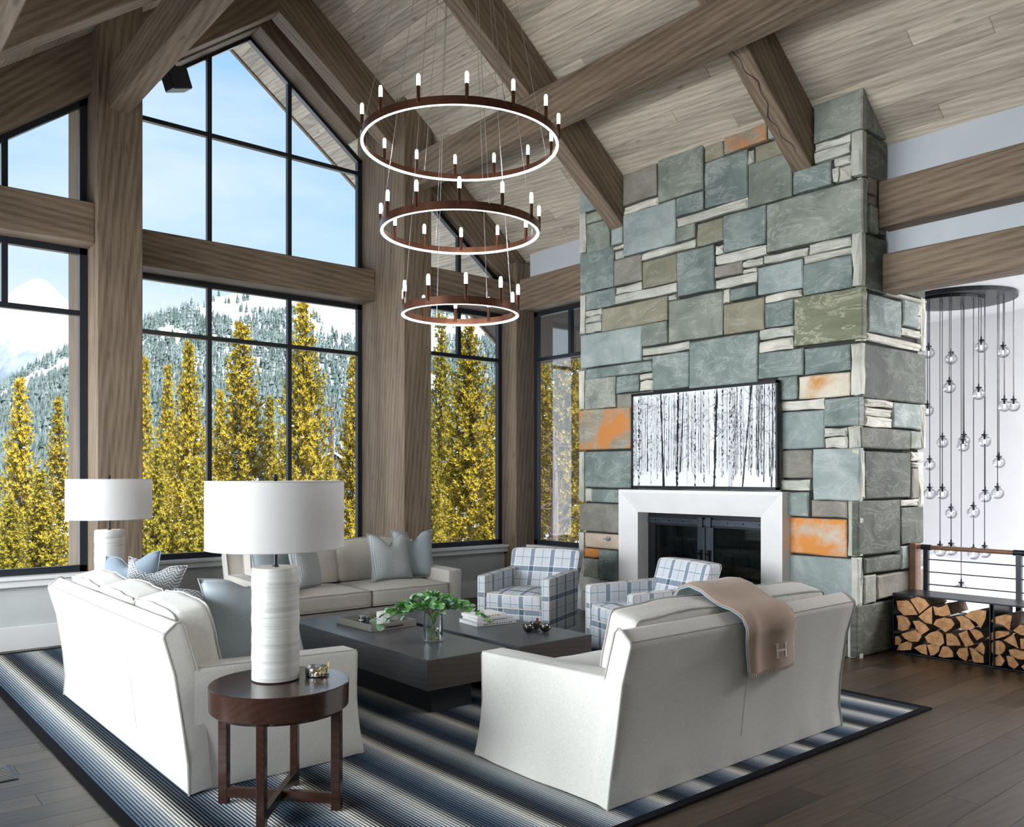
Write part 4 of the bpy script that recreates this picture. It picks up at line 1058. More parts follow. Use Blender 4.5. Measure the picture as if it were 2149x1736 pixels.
for k in range(9):
    a0 = -1.5+k*.09; m.lathe([(0.0, 0), (.005, .003), (.006, .007), (.003, .011), (0, .012)], 8, .062*math.cos(a0), .062*math.sin(a0)); 
m.obj('berry_cluster', M['dkglass'], tb, True)
# ------------------------------------------------------------------ things on the coffee tables
tr = thing('serving_tray', 'square taupe tray with black handles holding two candles', 'tray', (3.65, 6.06, ZT), .03)
MB().box(-.21, .21, -.26, .26, 0, .008).obj('tray_base', M['trayin'], tr)
q = MB().box(-.215, .215, -.268, -.256, 0, .055).box(-.215, .215, .256, .268, 0, .055).box(-.215, -.203, -.256, .256, 0, .055).box(.203, .215, -.256, .256, 0, .055); q.obj('rim', M['traym'], tr, bevel=.002)
for s in (-1, 1): MB().tube([(-.07, s*.268, .028), (-.065, s*.285, .028), (.065, s*.285, .028), (.07, s*.268, .028)], .006, 6).obj('handle', M['steel'], tr)
c1 = thing('candle_holder', 'short dark mercury-glass candle holder with a silver band, in the tray', 'candle', (3.56, 6.10, ZT+.009))
MB().lathe([(.036, 0), (.042, .004), (.043, .062), (.040, .064)], 28).obj('cup', M['dkglass'], c1, True)
MB().lathe([(.0435, .058), (.0445, .06), (.0445, .07), (.040, .072), (.0, .072)], 28, cap0=False).obj('lid', M['silver'], c1, True)
MB().box(-.0485, -.042, -.006, .006, .01, .066).box(-.05, -.042, -.022, .022, .036, .046).obj('cross_emblem', M['silver'], c1, bevel=.001, rot=(0, 0, .5))
c2 = thing('white_candle', 'taller white glass candle in the tray, beside the eucalyptus', 'candle', (3.66, 5.97, ZT+.009))
MB().lathe([(.048, 0), (.053, .004), (.053, .108), (.050, .108), (.050, .085), (.0, .085)], 32, cap1=False).obj('jar', M['candle'], c2, True)
MB().lathe([(.0538, .03), (.0538, .07)], 24, cap0=False, cap1=False).obj('label_band', M['page'], c2, True)
vz = thing('glass_vase', 'clear cylinder vase with water on the coffee table', 'vase', (3.62, 5.20, ZT))
MB().lathe([(.068, 0), (.075, .004), (.076, .215), (.0725, .215), (.0715, .014), (.0, .014)], 40, cap1=False).obj('glass', M['clear'], vz, True)
wm_ = bpy.data.materials.new('water'); wm_.use_nodes = True; wm_.node_tree.nodes['Principled BSDF'].inputs['Transmission Weight'].default_value = 1
wm_.node_tree.nodes['Principled BSDF'].inputs['IOR'].default_value = 1.33; wm_.node_tree.nodes['Principled BSDF'].inputs['Roughness'].default_value = 0
MB().lathe([(.070, .016), (.0705, .085), (.0, .085)], 32, cap1=False).obj('water', M['clear'], vz, True)
eu = thing('eucalyptus_bunch', 'loose bunch of green eucalyptus stems arching out of the clear vase', 'plant', (3.62, 5.20, ZT))
def leaf_mesh(nm, mat):
    m = MB(); n = 10; vs = [(0, 0, 0)]
    for i in range(n):
        a = 2*PI*i/n; vs.append((.5+.5*math.cos(a)*(1 if i else 1), .46*math.sin(a), .06*math.sin(a*2)+.08*math.cos(a)))
    vs[0] = (.5, 0, -.05)
    m.add(vs, [(0, 1+i, 1+(i+1) % n) for i in range(n)]); return m.mesh(nm, mat, True)
LM = [leaf_mesh('leaf', M['leaf']), leaf_mesh('leaf', M['leaf2'])]
r_ = random.Random(11)
ends = [(-.30,.34,.14),(-.34,.22,.10),(-.22,.22,.22),(-.12,.12,.30),(-.05,-.02,.34),(.04,.05,.31),(.10,-.12,.30),(.20,-.20,.25),(.26,-.26,.19),(.33,-.28,.14),(.16,.06,.27),(-.16,.30,.20),(.02,.16,.26),(.24,-.10,.22),(-.06,-.16,.24),(-.24,.05,.2)]
for k, (ex, ey, ez) in enumerate(ends):
    a = r_.uniform(0, 6.28); b0 = Vector((.05*math.cos(a), .05*math.sin(a), .02)); b1 = Vector((-.02*math.cos(a), -.02*math.sin(a), .15)); rim = Vector((ex*.16, ey*.16, .225)); e = Vector((ex, ey, ez))
    pts = [b0, b1, rim]
    for i in range(1, 7):
        s = i/6; p = rim.lerp(e, s); p.z += .07*math.sin(s*PI)*.9; pts.append(p)
    st = MB().tube(pts, .0025, 5, rs=[.003]*3+[.0026-.0003*i for i in range(6)]).obj('stem', M['stem'], eu)
    for i in range(3, len(pts)):
        for s in (-1, 1):
            for rep in range(2 if i > 3 else 1):
                p = pts[i].lerp(pts[i-1], r_.uniform(0, .8)); d = (pts[i]-pts[i-1]).normalized()
                sc = r_.uniform(.038, .062)
                o = link('leaf', LM[r_.random() < .45], st, p)
                sd = d.cross(Vector((0, 0, 1))).normalized()*s
                v = (sd*.9+d*.5+Vector((0, 0, r_.uniform(-.6, .5)))).normalized()
                zq = v.to_track_quat('X', 'Z'); o.rotation_mode = 'QUATERNION'
                from mathutils import Quaternion
                o.rotation_quaternion = zq @ Quaternion((1, 0, 0), r_.uniform(-.9, .9)); o.scale = (sc, sc, sc)
# books
def book(label, w, l, h, loc, rz, text):
    t = thing('book', label, 'book', loc, rz, 'stack of pale coffee-table books')
    MB().box(-w/2+.004, w/2-.006, -l/2+.004, l/2-.004, .003, h-.003).obj('pages', M['page'], t)
    MB().box(-w/2, w/2, -l/2, l/2, 0, .003).box(-w/2, w/2, -l/2, l/2, h-.003, h).box(-w/2, -w/2+.003, -l/2, l/2, 0, h).obj('cover', M['cover'] if text else M['page'], t, bevel=.0008)
    q = MB()
    x = -l/2+.06; rr = random.Random(int(l*1000))
    while x < l/2-.05:
        ww = rr.uniform(.006, .012); q.box(-w/2-.0006, -w/2, -x-ww, -x, h*.35, h*.62); x += ww+rr.choice((.004, .004, .012))
    q.obj('spine_print', M['ink'], t)
    return t
BX = (4.44, 5.56)
book('largest grey book, at the bottom of the stack on the coffee table', .30, .38, .028, (4.42, 5.56, ZT), 1.45, 1)
book('white book in the middle of the stack on the coffee table', .27, .34, .026, (4.43, 5.57, ZT+.0285), 1.40, 1)
book('white book on top of the stack, with a soft drawing on its cover', .235, .30, .022, (4.41, 5.60, ZT+.055), 1.55, 0)
bw = thing('bowl_trio', 'three joined smoked pewter bowls with a small red handle, on the coffee table', 'bowls', (4.47, 4.99, ZT))
for dx, dy in ((-.075, .02), (.035, -.055), (.05, .075)):
    MB().lathe([(.018, 0), (.036, .012), (.048, .035), (.047, .056), (.0445, .056), (.044, .036), (.033, .017), (0, .01)], 26, cap1=False).obj('bowl', M['pewter'], bw, True, loc=(dx, dy, 0))
MB().tube([(0, 0, .03), (0, 0, .085)], .004, 6).obj('centre_stem', M['pewter'], bw)
MB().lathe([(.004, .075), (.012, .083), (.008, .090), (.013, .098), (.0, .108)], 10).obj('knob', M['red'], bw, True)
# ------------------------------------------------------------------ wall art
art = thing('framed_birch_photograph', 'black-framed wide black-and-white picture of a birch forest above the mantel', 'picture', (7.26, 5.57, 2.05))
def ay(u): return on(u, 900, x=7.26)[1]-5.57
W2, H2 = .94, .535
f = MB()
f.box(0, .05, -W2, W2, H2-.03, H2).box(0, .05, -W2, W2, -H2, -H2+.03).box(0, .05, -W2, -W2+.022, -H2, H2).box(0, .05, W2-.022, W2, -H2, H2).box(.03, .06, -W2+.02, W2-.02, -H2+.02, H2-.02)
f.obj('frame', M['steel'], art, bevel=.002)
MB().box(.012, .03, -W2+.02, W2-.02, -H2+.028, H2-.028).obj('print', M['screenw'], art)
pm = MB(); ra = random.Random(21); ZB, ZTOP = -H2+.03, H2-.03
def strip(pts, ws, mi, dep):
    vs = []
    for i, (y, z) in enumerate(pts):
        a, b = pts[max(0, i-1)], pts[min(len(pts)-1, i+1)]; dy, dz = b[0]-a[0], b[1]-a[1]; L = math.hypot(dy, dz) or 1
        nx, nz = -dz/L*ws[i]/2, dy/L*ws[i]/2
        vs += [(.012-dep, max(-W2+.024, min(W2-.024, y+nx)), max(ZB, min(ZTOP, z+nz))), (.012-dep, max(-W2+.024, min(W2-.024, y-nx)), max(ZB, min(ZTOP, z-nz)))]
    pm.add(vs, [(2*i, 2*i+1, 2*i+3, 2*i+2) for i in range(len(pts)-1)], mi)
def trunk(yt, yb, w, mi, zb=ZB, zt=ZTOP, dep=.0006, blot=0, seed=0, bm=2):
    n = 14; P = [(yt+(yb-yt)*i/n+ra.uniform(-.0015, .0015), zt+(zb-zt)*i/n) for i in range(n+1)]
    strip(P, [w*(.8+.3*i/n)*(ra.uniform(.25, 1.35) if mi == 2 else ra.uniform(.85, 1.15)) for i in range(n+1)], mi, dep)
    for k in range(blot):
        s = ra.random(); y, z = yt+(yb-yt)*s, zt+(zb-zt)*s; l = ra.uniform(.004, .022)
        e = ra.choice((-1, 1))*w*ra.uniform(.1, .42)
        strip([(y+e, z+l), (y+e, z), (y+e, z-l)], [.003, min(w*.75, ra.uniform(.007, .02)), .002], bm, dep+.0003)
def branch(y, z, a, L, w, depth=2):
    P = [(y, z)]; n = 5
    for i in range(n):
        a += ra.uniform(-.35, .35); y += math.cos(a)*L/n; z += math.sin(a)*L/n; P.append((y, z))
    strip(P, [w*(1-i/(n+.5)) for i in range(n+1)], 2, .0014)
    if depth:
        for k in range(2): p = P[ra.randint(1, 4)]; branch(p[0], p[1], a+ra.choice((-.8, .8)), L*.5, w*.55, depth-1)
for i in range(190):     # far trunks
    y = ra.uniform(-W2+.03, W2-.03); zb = ZB+ra.uniform(.12, .2); dk = y < -.62
    trunk(y, y+ra.uniform(-.01, .01), ra.uniform(.0018, .0055), ra.choice((0, 1, 2, 2) if not dk else (2, 2, 2)), zb, ZTOP-ra.uniform(0, .1)*(not dk), .0004, 5)
for i in range(16):
    y = W2-.05-i*.118+ra.uniform(-.03, .03); trunk(y, y+ra.uniform(-.015, .015), ra.uniform(.009, .016), 0, ZB+ra.uniform(.02, .12), ZTOP, .0007, 26)
S_ = 3.774
def zx(u): return on(1280+u/S_, 900, x=7.26)[1]-5.57
for (ut, ub, w, mi, bl, zb) in [(228, 222, .030, 0, 60, 0), (295, 292, .012, 2, 10, .16), (397, 420, .026, 2, 30, 0), (535, 524, .028, 2, 60, 0), (578, 552, .012, 2, 10, .15), (672, 668, .018, 0, 40, 0),
      (842, 820, .028, 2, 60, 0), (955, 948, .044, 0, 34, 0), (1116, 1045, .020, 2, 24, 0), (890, 880, .012, 0, 30, .1), (1180, 1170, .010, 2, 10, .1), (1220, 1212, .012, 2, 8, .05), (1255, 1262, .013, 2, 8, .1), (1285, 1275, .016, 2, 14, 0), (1000, 985, .01, 1, 20, .1)]:
    trunk(zx(ut), zx(ub), w, mi, ZB+zb, ZTOP, .001, bl)
    if mi in (0, 1) and w > .02: trunk(zx(ut)-w*.42, zx(ub)-w*.42, .004, 1, ZB+zb, ZTOP, .0012, 8)
    for k in range(9): s = ra.uniform(.05, .75); branch(zx(ut)+(zx(ub)-zx(ut))*s, ZTOP+(ZB-ZTOP)*s, ra.choice((.5, PI-.5))+ra.uniform(-.5, .5), ra.uniform(.06, .20), .0042)
for i in range(60): branch(ra.uniform(-W2, W2), ra.uniform(-.2, H2), ra.uniform(0, 6.28), ra.uniform(.03, .1), .002, 1)
pm.obj('birch_forest_print', [M['screenl'], M['screeng'], M['screenk']], art)
# ------------------------------------------------------------------ ring chandelier
CX, CY = 4.22, 5.67
ch = thing('ring_chandelier', 'three stacked bronze rings with glowing white undersides and candle-shaped bulbs on thin cables', 'chandelier', (CX, CY, 7.45))
MB().lathe([(.18, -.10), (.18, -.06), (.16, -.055)], 32).obj('canopy', M['bronze'], ch, True)
def ring(R, z, n, ph, ncab, nm):
    zz = z-7.45
    r = MB().lathe([(R-.010, zz), (R, zz), (R, zz+.062), (R-.010, zz+.062)], 96, cap0=False, cap1=False)
    r.v += []; r.f += []
    nn = 96; b = 0
    for i in range(nn): k = (i+1) % nn; r.f.append((3*nn+i, 3*nn+k, k, i)); r.m.append(0)
    ro = r.obj('ring', M['bronze'], ch, True, fix=True)
    d = MB().lathe([(R-.026, zz-.003), (R-.003, zz-.003), (R-.010, zz+.010), (R-.026, zz+.010)], 96, cap0=False, cap1=False)
    for i in range(nn): k = (i+1) % nn; d.f.append((3*nn+i, 3*nn+k, k, i)); d.m.append(0)
    d.obj('light_strip', M['led'], ro, True, fix=True)
    for i in range(n):
        a = ph+2*PI*i/n; x, y = (R-.005)*math.cos(a), (R-.005)*math.sin(a)
        MB().lathe([(.014, zz-.0+.03), (.014, zz+.150), (.011, zz+.155)], 12).obj('candle_sleeve', M['bronze'], ro, True, loc=(x, y, 0))
        MB().lathe([(.011, zz+.155), (.0145, zz+.160), (.0145, zz+.225), (.010, zz+.240), (0, zz+.245)], 12, cap0=False).obj('bulb', M['bulb'], ro, True, loc=(x, y, 0))
    for i in range(ncab):
        a = ph+.35+2*PI*i/ncab; q = MB().tube([(R*math.cos(a), R*math.sin(a), zz+.06), (.14*math.cos(a), .14*math.sin(a), -.10)], .0022, 5)
        q.lathe([(.006, zz+.055), (.006, zz+.10), (.003, zz+.11)], 8, (R-.002)*math.cos(a), (R-.002)*math.sin(a)).obj('cable', M['cable'], ch)
fa = math.atan2(FW[1], FW[0])
ring(.82, 4.385, 14, fa+.12, 4, 1); ring(.66, 3.665, 12, fa+.05, 4, 2); ring(.49, 2.985, 10, fa+.15, 4, 3)
for z, R in ((4.36, .8), (3.64, .64), (2.96, .47)):
    l = lamp('chandelier_glow', 'POINT', (CX, CY, z+.02), 8, (1, .93, .84), size=.005)
# ------------------------------------------------------------------ log racks, railing, stairwell
rk = thing('log_rack', 'low black steel firewood rack under the stair railing', 'log rack', (8.09, 2.9, 0))
def rp(nm, x0, x1, y0, y1, z0, z1): MB().box(x0-8.09, x1-8.09, y0-2.9, y1-2.9, z0, z1).obj(nm, M['steel'], rk, bevel=.001)
rp('bottom_plate', 7.88, 8.30, 1.9, 3.80, .004, .014); rp('top_plate', 7.88, 8.30, 1.9, 3.80, .545, .557)
for a in (3.79, 2.945, 2.915, 1.9): rp('upright', 7.88, 8.30, a, a+.01, .014, .545)
LP = [[(122,757),(195,757),(262,752),(310,800),(385,930),(210,936),(140,860)],[(285,740),(390,710),(470,740),(528,815),(402,917)],[(555,820),(558,1045),(470,1025),(390,950),(470,880)],
[(566,820),(630,842),(690,827),(740,790),(788,925),(700,950),(592,930)],[(838,950),(925,937),(1008,985),(1080,1078),(960,1110),(905,1106),(895,1020)],[(945,940),(1010,890),(1120,865),(1215,880),(1208,970),(1145,1100),(1090,1020)],
[(122,938),(180,935),(258,962),(296,1040),(270,1106),(200,1126),(137,1106),(142,1010)],[(316,1005),(400,1000),(478,1048),(526,1110),(415,1182)],[(568,1045),(602,988),(700,962),(788,978),(832,1040),(788,1098),(715,1144),(652,1092)],
[(178,1162),(260,1136),(360,1112),(432,1190),(388,1256),(292,1256),(222,1215)],[(105,1192),(150,1187),(188,1240),(160,1288),(105,1300)],[(462,1200),(532,1146),(630,1122),(686,1168),(705,1270),(655,1312),(580,1305),(502,1260)],
[(724,1156),(790,1154),(858,1198),(900,1280),(902,1305),(733,1302)],[(872,1158),(980,1116),(1008,1200),(1070,1290),(962,1320)],[(1005,1109),(1090,1105),(1150,1138),(1186,1195),(1096,1240)],
[(124,1385),(152,1314),(250,1276),(316,1303),(298,1381),(200,1388)],[(338,1337),(400,1304),(484,1294),(500,1426),(420,1402)],[(490,1304),(560,1304),(650,1328),(638,1388),(580,1434),(537,1438)],
[(684,1329),(760,1338),(808,1400),(816,1461),(700,1470),(630,1452)],[(852,1400),(882,1349),(985,1332),(998,1430),(968,1502),(882,1452)],[(1005,1349),(1080,1368),(1176,1432),(1184,1538),(1058,1530)],[(1072,1342),(1160,1254),(1196,1320),(1191,1400),(1172,1430),(1112,1385)]]
LP2 = [[(1256,1010),(1322,954),(1440,924),(1526,938),(1498,1122),(1420,1058)],[(1263,1150),(1350,1124),(1490,1134),(1500,1160),(1428,1196),(1268,1240)],
[(1350+98*math.cos(a*PI/6), 1328+88*math.sin(a*PI/6)) for a in range(12)],[(1419,1237),(1548,1162),(1608,1340)],[(1284,1566),(1294,1492),(1380,1430),(1440,1510),(1398,1574)],
[(1455,1440),(1538,1446),(1612,1548),(1556,1598),(1484,1558)],[(1484,1354),(1560,1346),(1672,1374),(1690,1476),(1600,1468),(1506,1418)],[(1540,1120),(1622,1050),(1740,1062),(1750,1196),(1622,1172)],
[(1624,1218),(1740,1224),(1745,1360),(1630,1338)],[(1634,1600),(1700,1556),(1780,1580),(1800,1640),(1680,1650)],[(1760,1230),(1850,1200),(1930,1290),(1900,1380),(1770,1370)],[(1720,1400),(1850,1400),(1930,1470),(1860,1580),(1740,1540)],[(1770,1060),(1880,1030),(1960,1110),(1930,1190),(1790,1190)]]
rowname = lambda z: 'bottom row' if z < .12 else 'second row' if z < .25 else 'third row' if z < .37 else 'top row'
from collections import defaultdict
rows = defaultdict(list)
for b, S in ((1, LP), (2, LP2)):
    for k, poly in enumerate(S):
        pts = [on(1860+u/5.785, 1130+v/5.785, x=7.90)[1:] for u, v in poly]
        cy, cz = sum(p[0] for p in pts)/len(pts), sum(p[1] for p in pts)/len(pts)
        lo = min(p[1] for p in pts); dz = max(0, .018-lo)
        me = log_mesh([(p[0]-cy, p[1]-cz) for p in pts], .36+.03*random.random(), k*7+b)
        o = link('split_log', me, None, (7.90, cy, cz+dz))
        rows[(b, rowname(cz))].append((cy, o, len(poly)))
ordn = ['first', 'second', 'third', 'fourth', 'fifth', 'sixth', 'seventh', 'eighth']
for (b, rn), L in rows.items():
    L.sort(key=lambda q: -q[0])
    for i, (cy, o, n) in enumerate(L):
        shape = 'round log' if n == 12 else 'narrow log wedge' if n == 3 else 'split log'
        tag(o, '%s in the %s of the %s rack bay, %s from the chimney' % (shape, rn, 'left' if b == 1 else 'right', ordn[i]), 'log', 'split logs in the firewood rack')
rl = thing('stair_railing', 'black steel stair railing with round wood handrail above the log rack', 'railing', (8.36, 2.0, 0))
m = MB().tube([(0, 1.79, .965), (0, -5, .965)], .021, 12).obj('handrail', M['railwood'], rl, True)
for yy in (3.70, 2.885, 2.05, 1.2, .35, -.5, -1.35):
    p = MB().box(-.02, .02, yy-2.0-.022, yy-2.0+.022, -.2, .95).obj('post', M['steel'], rl)
    MB().lathe([(.027, -.045), (.027, .045)], 14).obj('collar', M['steel'], p, loc=(0, yy-2.0, .965), rot=(PI/2, 0, 0))
for z in (.85, .73, .61, .49, .37, .25, .13): MB().tube([(0, 1.72, z), (0, -5, z)], .006, 6).obj('rod', M['steel'], rl)
sw = MB().box(12.0, 12.1, -4.0, 6.3, -3, 3.9).box(8.66, 12.1, 6.2, 6.3, -3, 3.9).box(8.4, 12.1, -4.1, -4.0, -3, 3.9).box(7.98, 12.1, -4.1, 6.3, 3.78, 3.88)
sw.box(8.40, 8.45, -4, 6.2, -3, -.25).box(8.4, 12.1, -4, 6.3, -3.1, -3.0)
o = sw.obj('wall_stairwell', M['white']); o['kind'] = 'structure'
MB().box(8.35, 8.50, -4.0, 3.9, -.30, .0).obj('trim_6', M['trimw'], kind='structure')
MB().box(8.30, 8.42, 3.78, 3.835, 0, 1.0).obj('trim_7', M['railwood'], kind='structure')
pdx = thing('pendant_cluster', 'round black ceiling canopy with long cords and clear glass globes over the stairwell', 'pendant light', (10.55, 4.30, 3.775))
MB().lathe([(.62, -.045), (.62, 0)], 48).obj('canopy', M['steel'], pdx, fix=True)
MB().lathe([(.42, -.075), (.42, -.045)], 40).obj('lower_canopy', M['steel'], pdx, loc=(-.12, .10, 0), fix=True)
gm = MB()
n = 16; prof = [(.0, -.066), (.03, -.062), (.055, -.042), (.068, -.01), (.062, .028), (.04, .052), (.022, .062), (.018, .075)]
gm.lathe(prof, n, cap0=False, cap1=False); gme = gm.mesh('globe', M['globe'] if 'globe' in M else M['clear'], True)
fm = MB().lathe([(.030, .066), (.034, .072), (.030, .082), (.010, .086), (.008, .12)], 12).lathe([(.012, .02), (.012, .07)], 8).mesh('socket', M['steel'], True)
im = MB().lathe([(0, -.03), (.012, -.02), (.012, .02)], 8, cap0=False).mesh('bulb', M['bulb2'], True)
rg = random.Random(4)
for (u, v) in [(220,365),(315,390),(443,340),(536,362),(308,512),(432,540),(215,610),(541,590),(580,590),(278,745),(370,738),(366,760),(457,740),(518,830),(224,840),(224,962),(278,962),(459,975),(512,960),(315,1045),(410,1040),(268,1205),(315,1200),(410,1218),(457,1210),(358,1365)]:
    best = None
    for tr_ in range(60):
        d = rg.uniform(9.3, 11.2); t_ = (1840+u/2.0194-1074.5)/FPX
        x, y = (FW[0]+RT[0]*t_)*d, (FW[1]+RT[1]*t_)*d
        rr = math.hypot(x-10.55, y-4.30)
        if best is None or rr < best[0]: best = (rr, x, y, d)
        if rr < .57: best = (rr, x, y, d); break
    rr, x, y, d = best; z = CH-(560+v/2.0194-HZ)/FPX*d; P = (x-10.55, y-4.30, z-3.775)
    g = link('globe', gme, pdx, P); link('socket', fm, g); link('bulb', im, g)
    MB().tube([(P[0], P[1], -.05), (P[0], P[1], P[2]+.11)], .0045, 5).obj('cord', M['steel'], pdx)
# floor registers
for lab, loc, rz, w in (('dark slotted floor register beside the rug at the lower left edge', on(4, 1625, z=0), PI/2, .11), ('dark floor register against the low wall under the left window', (1.72, 9.11, 0), 0, .06)):
    t = thing('floor_register', lab, 'vent', (loc[0], loc[1], .001), rz)
    MB().box(-.15, .15, -w/2, w/2, 0, .003).obj('plate', M['steel'], t)
    for k in range(10): MB().box(-.135+k*.028, -.125+k*.028, -w*.38, w*.38, .003, .006).obj('slat', M['traym'], t)
# ================================================================== OUTDOORS
def dirpx(u):
    t = (u-1074.5)/FPX; return FW[0]+RT[0]*t, FW[1]+RT[1]*t
def near_z(x, y):
    r = math.hypot(x, y)
    z = -.15+.11*(x-12)-.13*(y-14)
    return max(-1.6-.22*max(0, r-12), min(z, .6)) if r > 8 else -1.0
RID = [(-900, 900), (-500, 880), (-200, 850), (0, 822), (70, 772), (150, 735), (230, 703), (300, 680), (330, 665), (383, 648), (427, 634), (480, 612), (536, 606), (605, 614), (680, 628), (754, 640), (900, 655), (1100, 670), (1400, 690), (2200, 760)]
def interp(T, u):
    if u <= T[0][0]: return T[0][1]
    for a, b in zip(T, T[1:]):
        if u <= b[0]: return a[1]+(b[1]-a[1])*(u-a[0])/(b[0]-a[0])
    return T[-1][1]
def fbm(x, y, o=4, s=0):
    v = 0; a = .5; f = 1
    for i in range(o): v += a*noise.noise((x*f, y*f, s+i*7.3)); a *= .5; f *= 2.05
    return v
def hill_d(u): return interp([(-900, 700), (0, 760), (300, 850), (500, 1000), (2200, 1100)], u)
def ground_at(u, d):
    ax, ay = dirpx(u); x, y = ax*d, ay*d
    zr = CH+(HZ-interp(RID, u))/FPX*hill_d(u)
    near = near_z(x, y)
    if d < 60: return x, y, near
    if d < 150: k = (d-60)/90; return x, y, near*(1-k)+k*(-33)
    D = hill_d(u); k = min(1, (d-150)/(D-150)); k2 = k**1.25
    z = -33+(zr+33)*k2+fbm(x/140, y/140, 4)*34*math.sin(PI*min(1, k))
    if d > D: z = zr-(d-D)*.25
    return x, y, z
us = list(range(-1000, 2201, 25)); ds = [9, 12, 15, 19, 24, 30, 38, 48, 60, 75, 95, 120, 150]+[150+i*30 for i in range(1, 36)]
vs = []; fs = []
for u in us:
    for d in ds: x, y, z = ground_at(u, d); vs.append((x, y, z-(.4 if d < 10 else 0)))
n = len(ds)
for i in range(len(us)-1):
    for j in range(n-1): fs.append((i*n+j, (i+1)*n+j, (i+1)*n+j+1, i*n+j+1))
g = MB().add(vs, fs).obj('snowy_ground', M['snow'], smooth=True, fix=False); g['kind'] = 'structure'
o = MB().box(-60, 60, -60, 10.5, -2.2, -1.9).obj('house_terrace', M['snow']); o['kind'] = 'structure'
# far snow mountain
MR = [(-700, 760), (-400, 700), (-200, 680), (-60, 660), (0, 636), (30, 608), (60, 591), (85, 585), (108, 596), (125, 616), (150, 640), (200, 690), (260, 740), (340, 800), (500, 860)]
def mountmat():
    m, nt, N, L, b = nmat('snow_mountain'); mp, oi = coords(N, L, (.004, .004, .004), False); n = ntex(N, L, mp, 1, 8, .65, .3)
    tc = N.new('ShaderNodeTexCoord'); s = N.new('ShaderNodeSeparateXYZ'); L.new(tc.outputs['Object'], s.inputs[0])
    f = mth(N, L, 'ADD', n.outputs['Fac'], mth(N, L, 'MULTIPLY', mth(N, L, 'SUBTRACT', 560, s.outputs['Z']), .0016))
    r = ramp(N, L, f, [(.40, (.34, .36, .39)), (.52, (.22, .26, .32)), (.70, (.10, .13, .16))]); L.new(r.outputs[0], b.inputs['Base Color'])  # snow tone lowered for glare, blue-grey slope shading painted in; darkest is rock, firs
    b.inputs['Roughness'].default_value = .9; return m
vs = []; fs = []; MU = list(range(-700, 501, 12)); nk = 40
for u in MU:
    D0 = 4200
    for k in range(nk+1):
        s = k/nk; d = 2300+(D0-2300)*s; ax, ay = dirpx(u); x, y = ax*d, ay*d
        zr = CH+(HZ-interp(MR, u))/FPX*D0
        z = zr*(s**1.5)+fbm(x/700, y/700, 6, 3)*330*math.sin(PI*s)*.8+fbm(x/130, y/130, 4, 9)*40*min(1, s*3)*(1 if s < .97 else .4)
        vs.append((x, y, z))
for i in range(len(MU)-1):
    for k in range(nk): a = i*(nk+1)+k; fs.append((a, a+nk+1, a+nk+2, a+1))
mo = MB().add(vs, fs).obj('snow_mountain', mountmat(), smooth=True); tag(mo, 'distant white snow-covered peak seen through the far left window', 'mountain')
# forest on the hillside
import numpy as np
rf = random.Random(9); fv = []; ff = []
def cone_tree(V, F, x, y, z, h, w, rr):
    o = len(V); ns = 5; a0 = rr.random()*6
    for (zz, ww) in ((.08, 1.0), (.42, .62), (.40, .78), (.72, .34)):
        for i in range(ns): a = a0+2*PI*i/ns+zz*3; V.append((x+w*ww*math.cos(a)*rr.uniform(.75, 1.2), y+w*ww*math.sin(a), z+h*zz))
    V.append((x, y, z+h))
    for i in range(ns):
        k = (i+1) % ns
        F.append((o+i, o+k, o+ns+k, o+ns+i)); F.append((o+2*ns+i, o+2*ns+k, o+3*ns+k, o+3*ns+i)); F.append((o+3*ns+i, o+3*ns+k, o+4*ns))
cnt = 0
for t_ in range(60000):
    if cnt > 13000: break
    u = rf.uniform(-60, 1290); D = hill_d(u); k = rf.random()**.8; d = 165+(D-165)*k
    if u > 760 and u < 905: continue
    x, y, z = ground_at(u, d)
    m_ = fbm(x/60, y/60, 4, 5)+.5*fbm(x/18, y/18, 2, 2)
    thr = .0 + (.14 if k > .72 else -.22) + (-.25 if k > .965 else 0) + (.12 if u > 430 and k > .8 else -.05)
    if k < .2: thr = .06
    if m_ < thr-.12 or (m_ < thr and rf.random() < .82): continue
    h = rf.uniform(5.5, 12)*(1.0 if k > .3 else 1.1); cone_tree(fv, ff, x, y, z-.5, h, h*rf.uniform(.15, .21), rf); cnt += 1
fo = MB().add(fv, ff).obj('distant_forest', M['fir'], kind='stuff'); tag(fo, 'dense blue-green forest covering the snowy hillside beyond the windows', 'forest')
# cabins in the valley
for i, (u, d, w, lab) in enumerate([(28, 210, 9, 'dark snow-roofed cabin in the valley at the left window edge'), (135, 240, 8, 'snow-roofed cabin between the pines of the far left window'), (700, 330, 11, 'dark cabin on the slope seen at the right side of the tall window'), (596, 300, 10, 'cabin with a snowy roof beside the tallest yellow pine'), (712, 250, 8, 'lower snow-roofed cabin near the right edge of the tall window')]):
    x, y, z = ground_at(u, d); z += 3.0
    c = thing('cabin', lab, 'house', (x, y, z), i*.5)
    MB().box(-w/2, w/2, -w*.35, w*.35, -6, 3.2).obj('walls', M['cabin'], c)
    MB().extrude([(-w*.45, 3.0), (0, 6.2), (w*.45, 3.0), (w*.45, 3.5), (0, 6.8), (-w*.45, 3.5)], 0, -w*.56, w*.56).obj('snowy_roof', M['snow'], c, fix=True)
    for k in (-1, 0, 1): MB().box(k*w*.3-.5, k*w*.3+.5, -w*.35-.06, -w*.35, .6, 2.2).obj('window', M['frame'], c)
